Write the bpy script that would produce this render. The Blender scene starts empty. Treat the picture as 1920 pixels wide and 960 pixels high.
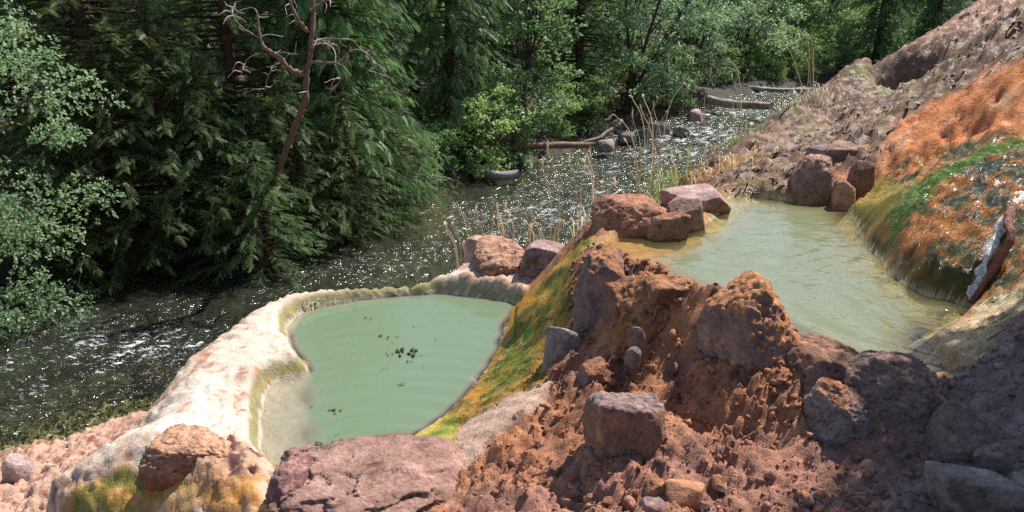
# Hot spring travertine pools above a forest river.  Units: metres, river level z = 0.
import bpy, bmesh, math, random
import numpy as np
from mathutils import Vector

C = bpy.context.scene.collection
scene = bpy.context.scene
R = math.radians

# ---------------------------------------------------------------- camera, world, sun, exposure
CAM_Z = 4.2
PITCH = R(18.7)
FPX = 1536.0                      # focal length in pixels of a 1920 px wide frame
cam_data = bpy.data.cameras.new("camera")
cam_data.sensor_width = 36.0
cam_data.lens = 36.0 * FPX / 1920.0
cam_data.clip_start = 0.05
cam_data.clip_end = 800.0
cam = bpy.data.objects.new("camera", cam_data)
C.objects.link(cam)
cam.location = (0, 0, CAM_Z)
cam.rotation_euler = (math.pi / 2 - PITCH, 0, 0)
scene.camera = cam

SUN_EL, SUN_AZ = R(55), R(46)     # azimuth measured from +Y (away from camera) towards +X (right)
world = bpy.data.worlds.new("World")
scene.world = world
world.use_nodes = True
wn = world.node_tree
bg = wn.nodes["Background"]
sky = wn.nodes.new("ShaderNodeTexSky")
sky.sky_type = 'NISHITA'
sky.sun_disc = False
sky.sun_elevation = SUN_EL
sky.sun_rotation = SUN_AZ
sky.air_density = 1.0
sky.dust_density = 0.6
wn.links.new(sky.outputs["Color"], bg.inputs["Color"])
bg.inputs["Strength"].default_value = 0.12
sun_data = bpy.data.lights.new("sun", 'SUN')
sun_data.energy = 5.0
sun_data.angle = R(0.53)
sun_data.color = (1.0, 0.97, 0.91)
sun = bpy.data.objects.new("sun", sun_data)
C.objects.link(sun)
SUN_DIR = Vector((math.sin(SUN_AZ) * math.cos(SUN_EL), math.cos(SUN_AZ) * math.cos(SUN_EL), math.sin(SUN_EL)))
sun.rotation_euler = SUN_DIR.to_track_quat('Z', 'Y').to_euler()
scene.view_settings.view_transform = 'Standard'
scene.view_settings.look = 'None'
scene.view_settings.exposure = 0.6
scene.view_settings.gamma = 1.0
scene.render.engine = 'CYCLES'
scene.cycles.use_denoising = False
scene.cycles.max_bounces = 8
scene.cycles.diffuse_bounces = 3
scene.cycles.glossy_bounces = 3
scene.cycles.transmission_bounces = 4
scene.cycles.transparent_max_bounces = 10
scene.cycles.sample_clamp_indirect = 4.0
scene.cycles.caustics_reflective = False
scene.cycles.caustics_refractive = False

# ---------------------------------------------------------------- numpy noise
_rng = np.random.RandomState(7)
_perm = _rng.permutation(256).astype(np.int32)
_perm = np.concatenate([_perm, _perm, _perm])
_g = _rng.normal(size=(256, 3))
_g = (_g / np.linalg.norm(_g, axis=1)[:, None]).astype(np.float32)

def perlin(x, y, z):
    x = np.asarray(x, np.float32); y = np.asarray(y, np.float32); z = np.asarray(z, np.float32)
    x, y, z = np.broadcast_arrays(x, y, z)
    xi = np.floor(x).astype(np.int32); yi = np.floor(y).astype(np.int32); zi = np.floor(z).astype(np.int32)
    xf = x - xi; yf = y - yi; zf = z - zi
    u = xf * xf * xf * (xf * (xf * 6 - 15) + 10)
    v = yf * yf * yf * (yf * (yf * 6 - 15) + 10)
    w = zf * zf * zf * (zf * (zf * 6 - 15) + 10)
    X, Y, Z = xi & 255, yi & 255, zi & 255
    def corner(dx, dy, dz):
        h = _perm[_perm[_perm[(X + dx) & 255] + ((Y + dy) & 255)] + ((Z + dz) & 255)]
        g = _g[h]
        return g[..., 0] * (xf - dx) + g[..., 1] * (yf - dy) + g[..., 2] * (zf - dz)
    a = corner(0, 0, 0); b = corner(1, 0, 0); a = a + u * (b - a)
    c = corner(0, 1, 0); d = corner(1, 1, 0); c = c + u * (d - c)
    a = a + v * (c - a)
    e = corner(0, 0, 1); f = corner(1, 0, 1); e = e + u * (f - e)
    g = corner(0, 1, 1); h = corner(1, 1, 1); g = g + u * (h - g)
    e = e + v * (g - e)
    return (a + w * (e - a)) * 1.6

def fbm(x, y, z, octaves=4, gain=0.5, lac=2.07, mode=0):
    """mode 0 plain, 1 billow (rounded lumps), 2 ridged (sharp crests)"""
    s = 0; a = 1.0; t = 0
    for i in range(octaves):
        n = perlin(x + 17.3 * i, y - 9.1 * i, z + 4.7 * i)
        if mode == 1: n = np.abs(n) * 2 - 0.5
        elif mode == 2: n = 0.5 - np.abs(n) * 2
        s = s + a * n; t += a
        a *= gain; x = x * lac; y = y * lac; z = z * lac
    return s / t

def sstep(a, b, x):
    t = np.clip((x - a) / (b - a), 0, 1)
    return t * t * (3 - 2 * t)

def mix(a, b, t):
    return a + (b - a) * t

def mixc(col, c, w):
    """blend an (n,3) colour array towards colour c by weight w (n,)"""
    c = np.asarray(c, np.float32)
    return col + (c - col) * w[:, None]

# ---------------------------------------------------------------- photo geometry helpers
SP, CP = math.sin(PITCH), math.cos(PITCH)
def ray(px, py):
    u = (px - 960) / FPX; v = (py - 480) / FPX
    return np.array([u, CP - v * SP, -(SP + v * CP)])
def P(px, py, z):
    d = ray(px, py); t = (z - CAM_Z) / d[2]
    return (d[0] * t, d[1] * t)
def at(px, py, depth):
    """point at a camera depth (distance along the view axis)"""
    return np.array([0, 0, CAM_Z]) + ray(px, py) * depth

def seg_dist(poly, X, Y, closed=True):
    poly = np.asarray(poly, np.float64)
    n = len(poly); best = np.full(X.shape, 1e9)
    for i in range(n if closed else n - 1):
        ax, ay = poly[i]; bx, by = poly[(i + 1) % n]
        dx, dy = bx - ax, by - ay
        L = dx * dx + dy * dy + 1e-12
        t = np.clip(((X - ax) * dx + (Y - ay) * dy) / L, 0, 1)
        d = (X - ax - t * dx) ** 2 + (Y - ay - t * dy) ** 2
        best = np.minimum(best, d)
    return np.sqrt(best)

def sdf(poly, X, Y):
    """signed distance, negative inside"""
    poly = np.asarray(poly, np.float64)
    d = seg_dist(poly, X, Y)
    inside = np.zeros(X.shape, bool); n = len(poly)
    for i in range(n):
        ax, ay = poly[i]; bx, by = poly[(i + 1) % n]
        c = ((ay > Y) != (by > Y)) & (X < (bx - ax) * (Y - ay) / (by - ay + 1e-12) + ax)
        inside ^= c
    return np.where(inside, -d, d)

def smooth_poly(pts, n=4):
    """Catmull-Rom through closed points"""
    pts = np.asarray(pts, float); m = len(pts); out = []
    for i in range(m):
        p0, p1, p2, p3 = pts[i - 1], pts[i], pts[(i + 1) % m], pts[(i + 2) % m]
        for k in range(n):
            t = k / n
            out.append(0.5 * ((2 * p1) + (-p0 + p2) * t + (2 * p0 - 5 * p1 + 4 * p2 - p3) * t * t + (-p0 + 3 * p1 - 3 * p2 + p3) * t ** 3))
    return np.array(out)

# ---------------------------------------------------------------- mesh helpers
def mesh_np(name, verts, faces, mat=None, col=None, attrs=None, smooth=True, midx=None, mats=None):
    """faces: list of (k,3)/(k,4) int arrays"""
    me = bpy.data.meshes.new(name)
    verts = np.asarray(verts, np.float32)
    faces = [np.asarray(f, np.int32) for f in faces if len(f)]
    loops = np.concatenate([f.ravel() for f in faces])
    sizes = np.concatenate([np.full(len(f), f.shape[1], np.int32) for f in faces])
    starts = np.concatenate([[0], np.cumsum(sizes)[:-1]]).astype(np.int32)
    me.vertices.add(len(verts)); me.vertices.foreach_set("co", verts.ravel())
    me.loops.add(len(loops)); me.loops.foreach_set("vertex_index", loops)
    me.polygons.add(len(sizes)); me.polygons.foreach_set("loop_start", starts)
    me.polygons.foreach_set("loop_total", sizes)
    if smooth: me.polygons.foreach_set("use_smooth", np.ones(len(sizes), bool))
    if midx is not None: me.polygons.foreach_set("material_index", np.asarray(midx, np.int32))
    me.update(calc_edges=True)
    if col is not None:
        a = me.attributes.new("Col", 'FLOAT_COLOR', 'POINT')
        c4 = np.ones((len(verts), 4), np.float32); c4[:, :3] = np.clip(col, 0, 1)
        a.data.foreach_set("color", c4.ravel())
    for k, v in (attrs or {}).items():
        a = me.attributes.new(k, 'FLOAT', 'POINT')
        a.data.foreach_set("value", np.asarray(v, np.float32))
    for m in (mats or ([mat] if mat else [])): me.materials.append(m)
    return me

def link(name, me, parent=None, label=None, cat=None, group=None, kind=None, loc=None):
    o = bpy.data.objects.new(name, me)
    C.objects.link(o)
    if parent is not None: o.parent = parent
    if loc is not None: o.location = loc
    if label: o["label"] = label
    if cat: o["category"] = cat
    if group: o["group"] = group
    if kind: o["kind"] = kind
    return o

def empty(name, loc, label, cat, group=None):
    return link(name, None, None, label, cat, group, None, loc)

class Buf:
    """collects triangles/quads with colours into one mesh"""
    def __init__(s): s.v = []; s.f3 = []; s.f4 = []; s.c = []; s.n = 0
    def add(s, v, f, c):
        v = np.asarray(v, np.float32); f = np.asarray(f, np.int32)
        s.v.append(v)
        (s.f3 if f.shape[1] == 3 else s.f4).append(f + s.n)
        c = np.asarray(c, np.float32)
        s.c.append(np.broadcast_to(c, (len(v), 3)) if c.ndim == 1 else c)
        s.n += len(v)
    def mesh(s, name, mat, smooth=True, offset=(0, 0, 0)):
        fs = []
        if s.f3: fs.append(np.concatenate(s.f3))
        if s.f4: fs.append(np.concatenate(s.f4))
        return mesh_np(name, np.concatenate(s.v) - np.asarray(offset, np.float32), fs, mat, np.concatenate(s.c), smooth=smooth)

def tube(path, radii, sides=6, cap=True):
    """tapered tube along a path -> verts, quads"""
    path = np.asarray(path, float); n = len(path)
    radii = np.broadcast_to(np.asarray(radii, float), (n,))
    tan = np.gradient(path, axis=0)
    tan /= np.linalg.norm(tan, axis=1)[:, None] + 1e-9
    ref = np.array([0.0, 0.0, 1.0]) if abs(tan[0][2]) < 0.9 else np.array([1.0, 0, 0])
    V = []
    for i in range(n):
        a = np.cross(tan[i], ref); a /= np.linalg.norm(a) + 1e-9
        b = np.cross(tan[i], a)
        ref = np.cross(a, tan[i])
        for k in range(sides):
            th = 2 * math.pi * k / sides
            V.append(path[i] + radii[i] * (math.cos(th) * a + math.sin(th) * b))
    F = []
    for i in range(n - 1):
        for k in range(sides):
            k2 = (k + 1) % sides
            F.append((i * sides + k, (i + 1) * sides + k, (i + 1) * sides + k2, i * sides + k2))
    if cap:
        for i in (0, n - 1):
            c = len(V); V.append(path[i])
            for k in range(sides):
                k2 = (k + 1) % sides
                q = (i * sides + k, i * sides + k2, c, c)
                F.append(q)
    V = np.array(V); F = np.array(F)
    return V, F

def tube_into(buf, path, radii, col, sides=6):
    V, F = tube(path, radii, sides, cap=False)
    buf.add(V, F, col)

def bez(pts, n):
    """Catmull-Rom through open points"""
    pts = np.asarray(pts, float)
    q = np.vstack([2 * pts[0] - pts[1], pts, 2 * pts[-1] - pts[-2]])
    out = []
    for t in np.linspace(0, len(pts) - 1 - 1e-6, n):
        i = int(t); f = t - i
        p0, p1, p2, p3 = q[i], q[i + 1], q[i + 2], q[i + 3]
        out.append(0.5 * ((2 * p1) + (-p0 + p2) * f + (2 * p0 - 5 * p1 + 4 * p2 - p3) * f * f + (-p0 + 3 * p1 - 3 * p2 + p3) * f ** 3))
    return np.array(out)

# ---------------------------------------------------------------- materials
class NT:
    def __init__(s, name):
        s.m = bpy.data.materials.new(name); s.m.use_nodes = True
        s.t = s.m.node_tree; s.t.nodes.clear()
        s.out = s.t.nodes.new("ShaderNodeOutputMaterial")
    def n(s, typ, **kw):
        nd = s.t.nodes.new("ShaderNode" + typ)
        for k, v in kw.items():
            if hasattr(nd, k) and not k[0].isupper(): setattr(nd, k, v)
        return nd
    def set(s, nd, **kw):
        for k, v in kw.items(): nd.inputs[k.replace("_", " ")].default_value = v
        return nd
    def l(s, a, b): s.t.links.new(a, b)
    def attr(s, name):
        a = s.n("Attribute"); a.attribute_name = name; return a
    def math(s, op, a, b=None, clamp=False):
        m = s.n("Math"); m.operation = op; m.use_clamp = clamp
        for i, x in enumerate((a, b)):
            if x is None: continue
            if isinstance(x, (int, float)): m.inputs[i].default_value = x
            else: s.l(x, m.inputs[i])
        return m.outputs[0]
    def noise(s, scale, detail=4, rough=0.6, vec=None, dist=0.0):
        n = s.n("TexNoise"); n.inputs["Scale"].default_value = scale
        n.inputs["Detail"].default_value = detail; n.inputs["Roughness"].default_value = rough
        n.inputs["Distortion"].default_value = dist
        if vec is not None: s.l(vec, n.inputs["Vector"])
        return n
    def mixrgb(s, fac, a, b, mode='MIX'):
        m = s.n("Mix"); m.data_type = 'RGBA'; m.blend_type = mode
        for sock, x in ((m.inputs["Factor"], fac), (m.inputs["A"], a), (m.inputs["B"], b)):
            pass
        for idx, x in ((0, fac), (6, a), (7, b)):
            if isinstance(x, (int, float)): m.inputs[idx].default_value = x
            elif isinstance(x, tuple): m.inputs[idx].default_value = (*x, 1) if len(x) == 3 else x
            else: s.l(x, m.inputs[idx])
        return m.outputs[2]
    def ramp(s, fac, stops):
        r = s.n("ValToRGB"); e = r.color_ramp.elements
        while len(e) < len(stops): e.new(0.5)
        for el, (p, c) in zip(e, stops):
            el.position = p
            el.color = (c, c, c, 1) if isinstance(c, (int, float)) else (*c, 1)
        s.l(fac, r.inputs[0]); return r.outputs[0]
    def maprange(s, v, a, b, c, d):
        m = s.n("MapRange"); m.inputs[1].default_value = a; m.inputs[2].default_value = b
        m.inputs[3].default_value = c; m.inputs[4].default_value = d
        s.l(v, m.inputs[0]); return m.outputs[0]

def ground_material(name, fine=90.0, bump=0.5, dist=0.012, vary=0.55, f0=0.46, f1=0.60, spec=0.4):
    """earth / stone: colour from the vertex colours, broken up by fine grain; 'wet' attribute lowers the roughness in patches"""
    t = NT(name)
    geo = t.n("NewGeometry"); pos = geo.outputs["Position"]
    col = t.attr("Col").outputs["Color"]; wet = t.attr("wet").outputs["Fac"]
    n1 = t.noise(fine, 5, 0.65, pos); n2 = t.noise(fine * 0.22, 4, 0.6, pos); n3 = t.noise(fine * 3.1, 3, 0.6, pos)
    v = t.math('ADD', t.math('MULTIPLY', n1.outputs[0], 0.6), t.math('MULTIPLY', n2.outputs[0], 0.4))
    k = t.maprange(v, 0.3, 0.7, 1 - vary, 1 + vary)
    vm = t.n("VectorMath"); vm.operation = 'SCALE'; t.l(col, vm.inputs[0]); t.l(k, vm.inputs["Scale"])
    b = t.n("BsdfPrincipled")
    t.l(vm.outputs[0], b.inputs["Base Color"])
    film = t.math('MULTIPLY', wet, t.maprange(n2.outputs[0], f0, f1, 0, 1), clamp=True)
    t.l(t.maprange(film, 0, 1, 0.88, 0.19), b.inputs["Roughness"])
    b.inputs["Specular IOR Level"].default_value = spec
    h = t.math('ADD', t.math('MULTIPLY', n1.outputs[0], 1.0), t.math('ADD', t.math('MULTIPLY', n2.outputs[0], 1.2), t.math('MULTIPLY', n3.outputs[0], 0.35)))
    bp = t.n("Bump"); bp.inputs["Strength"].default_value = bump; bp.inputs["Distance"].default_value = dist
    t.l(h, bp.inputs["Height"]); t.l(bp.outputs[0], b.inputs["Normal"])
    t.l(b.outputs[0], t.out.inputs[0])
    return t.m

M = {}
M['ground'] = ground_material("damp_earth", 85, 0.7, 0.014)
M['travertine'] = ground_material("travertine", 70, 0.6, 0.012, 0.28)
M['algae'] = ground_material("wet_algae_crust", 75, 0.9, 0.016, 0.6, 0.48, 0.60, 0.25)
M['hillside'] = ground_material("wet_hillside", 45, 0.75, 0.018, 0.5, 0.42, 0.60)
M['rock'] = ground_material("weathered_rock", 60, 0.95, 0.014, 0.6)
# ---------------------------------------------------------------- terrain heights
LOW_Z, UP_Z = 2.0, 2.65           # water levels of the two pools
lower_poly = smooth_poly([P(x, y, LOW_Z) for x, y in [(497,862),(490,800),(494,740),(520,714),(573,694),(550,660),(538,630),(548,598),(590,578),(690,560),(770,553),(840,551),(910,560),(968,571),(950,605),(937,650),(912,695),(862,752),(832,785),(760,832),(710,868),(640,890),(560,885)]], 3)
upper_poly = smooth_poly([P(x, y, UP_Z) for x, y in [(1360,374),(1420,369),(1500,379),(1548,380),(1592,394),(1618,440),(1660,500),(1720,545),(1790,567),(1828,574),(1800,602),(1748,640),(1782,690),(1762,708),(1660,700),(1540,668),(1420,615),(1320,575),(1230,525),(1170,492),(1118,470),(1150,446),(1230,440),(1290,430),(1340,408)]], 3)
shelf_poly = [P(x, y, 1.95) for x, y in [(470,700),(560,690),(625,735),(640,790),(630,880),(480,900)]]
outlet_poly = [P(x, y, UP_Z) for x, y in [(1080,440),(1300,425),(1310,450),(1230,480),(1180,500),(1100,480)]]
rim_out = smooth_poly([P(x, y, z) for x, y, z in [(132,975,1.75),(150,905,1.85),(175,848,1.95),(250,795,2.0),(262,760,2.03),(300,705,2.08),(350,655,2.1),(425,612,2.1),(450,585,2.1),(520,548,2.12),(600,531,2.12),(660,522,2.13),(740,519,2.12),(830,506,2.12),(880,488,2.13),(960,470,2.15),(1060,470,2.2)]] + [P(1040,530,2.2), P(985,575,2.15), P(900,620,2.0), P(760,640,2.0), P(620,700,2.0), P(560,800,2.0), P(520,900,2.05), P(505,975,2.08)], 3)

CTRL = [P(x, y, z) + (z,) for x, y, z in [
 # path and mud in front
 (1000,960,2.36),(1200,955,2.40),(1400,955,2.42),(1600,955,2.5),(1800,955,2.55),(1920,955,2.6),(700,960,2.0),(850,940,2.2),
 (1000,860,2.33),(1150,900,2.41),(1300,880,2.45),(1450,870,2.48),(1600,850,2.5),(1750,830,2.58),(1900,800,2.66),
 (1050,760,2.4),(1300,760,2.54),(1450,760,2.58),(1750,730,2.66),(1850,700,2.72),(1920,650,2.8),(1920,600,2.87),
 # mud bank that dams the upper pool
 (1150,680,2.5),(1250,650,2.6),(1150,600,2.62),(1200,540,2.75),(1150,500,2.78),(1280,570,2.79),(1320,600,2.76),(1250,720,2.52),(1400,650,2.70),(1400,600,2.82),
 (1500,650,2.73),(1600,665,2.72),(1700,675,2.71),(1778,698,2.68),(1090,620,2.42),(1060,690,2.4),(1340,700,2.6),(1130,474,2.72),
 # algae-covered spill between the pools
 (1090,458,2.645),(1060,500,2.56),(1030,540,2.35),(1000,575,2.2),(970,573,2.03),(1060,560,2.5),(1000,650,2.22),(1040,600,2.38),(943,640,2.03),(915,700,2.03),(965,700,2.2),(1020,700,2.37),(862,758,2.03),(900,770,2.18),(1000,740,2.38),(835,790,2.03),(870,800,2.1),
 (880,830,2.19),(850,860,2.15),(950,790,2.31),(800,818,2.05),(770,850,2.05),(700,885,2.03),
 # lower pool surround
 (640,895,2.02),(540,890,2.03),(500,870,2.03),(300,900,1.6),(300,955,1.6),(470,930,1.7),(180,945,1.0),
 # ledge by the river
 (100,900,.55),(0,870,.14),(225,805,.42),(0,955,.5),(120,960,.7),(0,850,0.0),(120,828,.05),(250,782,.03),(150,850,.4),
 # upper pool banks
 (1360,365,2.72),(1420,360,2.72),(1500,370,2.72),(1600,385,2.7),(1290,420,2.70),(1200,432,2.70),(1120,436,2.66),(1130,405,2.6),(1080,440,2.5),
 # hillside
 (1290,320,2.35),(1300,345,2.6),(1420,290,2.75),(1560,250,2.9),(1700,250,3.12),(1800,100,3.6),(1900,20,3.95),(1920,150,3.55),(1900,240,3.3),(1800,262,3.12),(1700,300,2.97),(1620,365,2.73),
 # mound right of the upper pool
 (1620,420,2.72),(1665,485,2.72),(1720,532,2.72),(1790,556,2.72),(1720,450,2.88),(1720,400,2.93),(1720,340,2.99),(1800,490,2.83),(1800,400,3.0),(1800,310,3.13),(1900,490,2.89),(1900,400,3.06),(1900,300,3.21),(1900,555,2.81),(1660,420,2.85),(1660,370,2.9),
 (1780,640,2.68),(1820,600,2.71),(1860,570,2.76)]]
CTRL += [  # in plan, where the photograph hides the ground
 (-2.4,6.3,1.0),(-1.6,6.4,1.15),(-0.8,6.4,1.3),(0.2,6.6,1.45),(0.9,6.6,1.75),(-2.6,5.2,1.1),(-2.9,4.4,1.0),(-2.7,3.6,1.0),(-1.5,6.9,.85),
 (-2.6,7.4,.35),(-1.2,8.0,.45),(0.3,8.4,.7),(1.3,8.6,1.2),(2.0,8.6,1.85),(2.6,8.6,2.12),(1.2,7.0,1.95),(1.7,7.6,2.1),
 (0.0,10.2,0),(2.0,12.5,0.05),(3.4,14,.5),(4.2,17.5,0.0),(7,24,0.0),(-3.9,8.6,-.4),(-2,9.6,-.35),(-5.5,7.6,-.4),(-4,11,-.8),(-1,12.5,-.8),(1,15,-.8),(3,20,-.8),(6,27,-.8),(-8,9,-.8),(-8,6,-.4),(-7,4.6,0),(-5,5.0,.3),
 (5.3,12,2.0),(7,12.5,3.1),(8.3,13.5,3.75),(9,18,1.5),(10,24,.2),(12,15,4.4),(14,20,3.0),(6.5,9.5,3.75),(9,9,5.0),(14,9,8),(4.2,10.5,2.35),(3.3,9.5,2.35),
 (5,5,4.2),(7,5,5.5),(4,3.6,3.3),(3.2,2.6,2.95),(5,2,3.6),(8,2,5.5),(2.2,1.4,2.6),(0,1.0,2.45),(0,-2,2.8),(3,-2,3.0),(-2,1,2.0),(-4,1,1.2),(-6,-2,1.2),(9,-2,5.5),(-2.6,2.4,1.5),(-3.4,3.0,.9),(-9,2,.3),(16,2,9),(20,12,11),(16,28,.4),(22,30,1.0),(18,35,.3),(-1.2,2.0,2.0)]
CTRL = [c for c in CTRL if not (6.5 < c[0] < 9.5 and 12 < c[1] < 14)]
for px, py, yd in [(1340,290,8.8),(1400,245,9.6),(1480,195,10.8),(1560,152,11.5),(1640,112,12),(1720,72,12.5),(1820,8,13.2),(1880,-30,13.6)]:
    d = ray(px, py) ; d = d / d[1]
    CTRL.append((d[0] * yd, yd, CAM_Z + d[2] * yd - .04)); CTRL.append((d[0] * yd * 1.0 + .25, yd + .9, CAM_Z + d[2] * yd - .30))
CTRL = np.array(CTRL)
def _phi(r2): return np.sqrt(r2 + 0.10 ** 2)
_cx, _cy, _cz = CTRL.T
_A = _phi((_cx[:, None] - _cx) ** 2 + (_cy[:, None] - _cy) ** 2)
_n = len(CTRL)
_Pm = np.stack([np.ones(_n), _cx, _cy], 1)
_K = np.block([[_A - np.eye(_n) * 0.02, _Pm], [_Pm.T, np.zeros((3, 3))]])
_w = np.linalg.solve(_K, np.concatenate([_cz, np.zeros(3)]))
def rbf(X, Y):
    X = np.asarray(X, np.float64).ravel(); Y = np.asarray(Y, np.float64).ravel()
    out = np.empty(len(X))
    for i in range(0, len(X), 20000):
        x, y = X[i:i + 20000], Y[i:i + 20000]
        out[i:i + 20000] = _phi((x[:, None] - _cx) ** 2 + (y[:, None] - _cy) ** 2) @ _w[:_n] + _w[_n] + x * _w[_n + 1] + y * _w[_n + 2]
    return out

far_shore = [(-30,7.6),(-14,9.6),P(0,545,0),P(300,506,0),P(480,486,0),P(650,460,0),P(730,420,0),P(800,370,0),P(950,322,0),P(1100,282,0),P(1200,238,0),P(1320,203,0),P(1400,178,0),P(1520,160,0),(24,40),(60,48)]
near_shore = [(-40,2),(-9,4.3),(-6.2,5.9),P(0,850,0),P(120,828,0),P(250,782,0),(-2,8.6),(0,10.2),(2.0,12.7),(4.2,17.5),(7,24),(12,31),(30,38),(60,44)]
def side_of(line, X, Y):
    """positive on the far (+Y) side of an open polyline"""
    line = np.asarray(line, float)
    poly = np.vstack([line, [(200, 400), (-200, 400)]])
    return -sdf(poly, X, Y)

def rim_height(X, Y):
    t = -sdf(rim_out, X, Y)
    wob = perlin(X * 3.1, Y * 3.1, 2.0) * 0.035 + perlin(X * 9, Y * 9, 5.0) * 0.012
    t = t + wob
    top = 2.125 + 0.025 * perlin(X * 1.7, Y * 1.7, 9.0) + 0.06 * sstep(5.5, 6.3, Y)
    left = sstep(-1.1, -1.9, X) * sstep(4.6, 3.6, Y)          # the low algae apron at the front
    rnd = mix(0.16, 0.42, left)
    drop = mix(0.13, 0.22, left)
    h = top - drop * np.clip(1 - t / rnd, 0, 1) ** 2.2
    return np.where(t > 0, h, top - drop + 2.2 * t - 6.0 * t * t)

def heights(X, Y):
    shp = np.shape(X); X = np.asarray(X, np.float64).ravel(); Y = np.asarray(Y, np.float64).ravel()
    H = rbf(X, Y)
    fs = side_of(far_shore, X, Y)
    H = np.where(fs > -3, np.minimum(H, mix(H, -0.7, sstep(-3, -0.5, fs))), H)
    far = -0.7 + 0.9 * sstep(-0.6, 0.7, fs) + 0.10 * np.clip(fs, 0, 12) + 0.28 * np.clip(fs - 12, 0, 60) 
    H = np.where(fs > -0.9, np.maximum(far, np.where(fs > 0, -1, H)), H)
    # pools and rim
    X2 = X + 0.018 * perlin(X * 7, Y * 7, 1.3) + 0.004 * perlin(X * 17, Y * 17, 3.3)
    Y2 = Y + 0.018 * perlin(X * 7, Y * 7, 7.7) + 0.004 * perlin(X * 17, Y * 17, 8.3)
    near = (Y < 9) & (np.abs(X) < 4.5)
    dl = np.full(X.shape, 9.0); du = dl.copy(); sh = dl.copy(); ol = dl.copy(); rh = np.full(X.shape, -9.0)
    i = np.where(near)[0]
    dl[i] = sdf(lower_poly, X2[i], Y2[i]); du[i] = sdf(upper_poly, X2[i], Y2[i])
    sh[i] = sdf(shelf_poly, X[i], Y[i]); ol[i] = sdf(outlet_poly, X[i], Y[i])
    rh[i] = rim_height(X[i], Y[i])
    rimzone = sstep(0.75, 0.45, X + (Y - 5.2) * -0.35) # rim stays left of the algae spill
    rh = np.where(rimzone > 0.01, mix(H - 0.3, rh, rimzone), -9)
    isrim = (rh > H) & (dl > 0)
    H = np.maximum(H, np.where(dl > -0.02, rh, -9))
    # pool edges: a lip just over the water
    lipl = np.where((dl > 0) & (dl < 0.50), LOW_Z + 0.012 - 1.1 * np.clip(dl - .10, 0, 1), -9)
    H = np.maximum(H, lipl)
    H = np.where((dl > 0) & isrim, np.minimum(H, LOW_Z + 0.012 + 1.7 * dl), H)
    depth_l = mix(0.48, 0.055, sstep(0.16, -0.20, sh + .07 * perlin(X * 4, Y * 4, 3.0))) * sstep(0.0, 0.16, -dl) + 0.04 * sstep(0, 0.03, -dl)
    H = np.where(dl < 0, LOW_Z - depth_l + 0.012, H)
    lipu = np.where((du > 0) & (du < 0.50), UP_Z + 0.010 - 1.1 * np.clip(du - .10, 0, 1), -9)
    H = np.maximum(H, lipu)
    cap = UP_Z + 0.012 + mix(0.5, 1.5, sstep(1.6, 1.9, X)) * np.clip(du, 0, 1) ** 0.9
    H = np.where((du > 0) & (du < 0.5), np.minimum(H, mix(cap, H, sstep(.15, .5, du))), H)
    depth_u = mix(0.32, 0.03, sstep(0.25, -0.1, ol)) * sstep(0.0, 0.35, -du) + 0.03 * sstep(0, .03, -du)
    H = np.where(du < 0, UP_Z - depth_u + 0.008, H)
    return H.reshape(shp), dict(dl=dl.reshape(shp), du=du.reshape(shp), rim=isrim.reshape(shp), sh=sh.reshape(shp), ol=ol.reshape(shp), fs=fs.reshape(shp))

_T = np.concatenate([np.arange(1.6, 9, 0.012), np.arange(9, 60, 0.08)])
def hit(px, py):
    """where the sight line through a photo pixel meets the ground"""
    d = ray(px, py); X = d[0] * _T; Y = d[1] * _T; Z = CAM_Z + d[2] * _T
    H, _ = heights(X, Y)
    k = np.argmax(H > Z)
    if not (H > Z).any(): k = len(_T) - 1
    return np.array([X[k], Y[k], H[k]])
def ground_z(x, y):
    return float(heights(np.array([x]), np.array([y]))[0][0])
def zone(pts):
    return [tuple(hit(x, y)[:2]) for x, y in pts]

# ---------------------------------------------------------------- the fine sheet of near ground
Z_moss = zone([(1095,450),(1118,462),(1078,500),(1068,600),(1020,650),(1028,715),(900,778),(862,800),(825,797),(850,752),(912,690),(935,640),(955,590),(975,560),(1040,500)])
Z_slab = zone([(866,795),(1030,715),(1015,760),(945,800),(900,850),(845,885),(825,855)])
Z_yel = zone([(745,842),(800,797),(862,798),(850,832),(760,855)])
Z_path = zone([(1790,700),(1850,630),(1930,555),(1990,700),(1990,990),(1640,990),(1600,900),(1700,800)])
Z_shore = zone([(1735,640),(1800,602),(1835,568),(1930,525),(1930,580),(1840,655),(1800,700)])
Z_mound = zone([(1588,398),(1640,335),(1760,280),(1935,240),(1935,545),(1832,572),(1722,548),(1650,492),(1605,440)])
Z_green = zone([(1650,440),(1690,375),(1760,318),(1840,280),(1935,255),(1935,272),(1830,308),(1760,352),(1715,395),(1670,455)])
Z_ochre = zone([(1590,400),(1640,345),(1720,335),(1700,370),(1655,435),(1612,442)])
Z_dark = zone([(1790,330),(1850,305),(1935,280),(1935,420),(1880,400),(1850,420),(1780,390)])
Z_orange = zone([(1560,330),(1640,315),(1665,255),(1740,190),(1830,135),(1935,115),(1935,245),(1820,275),(1720,320),(1640,345)])
Z_hill = zone([(1280,300),(1420,240),(1530,180),(1700,70),(1960,-60),(1960,120),(1830,135),(1740,190),(1660,255),(1640,315),(1560,335),(1480,372),(1360,368),(1290,345)]) 
Z_earth = zone([(835,505),(870,470),(1080,445),(1060,520),(1000,575),(930,558),(860,540)])
Z_front = zone([(120,985),(160,915),(230,885),(320,880),(385,895),(500,905),(505,985)])
Z_lump = zone([(345,905),(370,862),(440,820),(490,850),(492,905),(420,920)])

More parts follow.
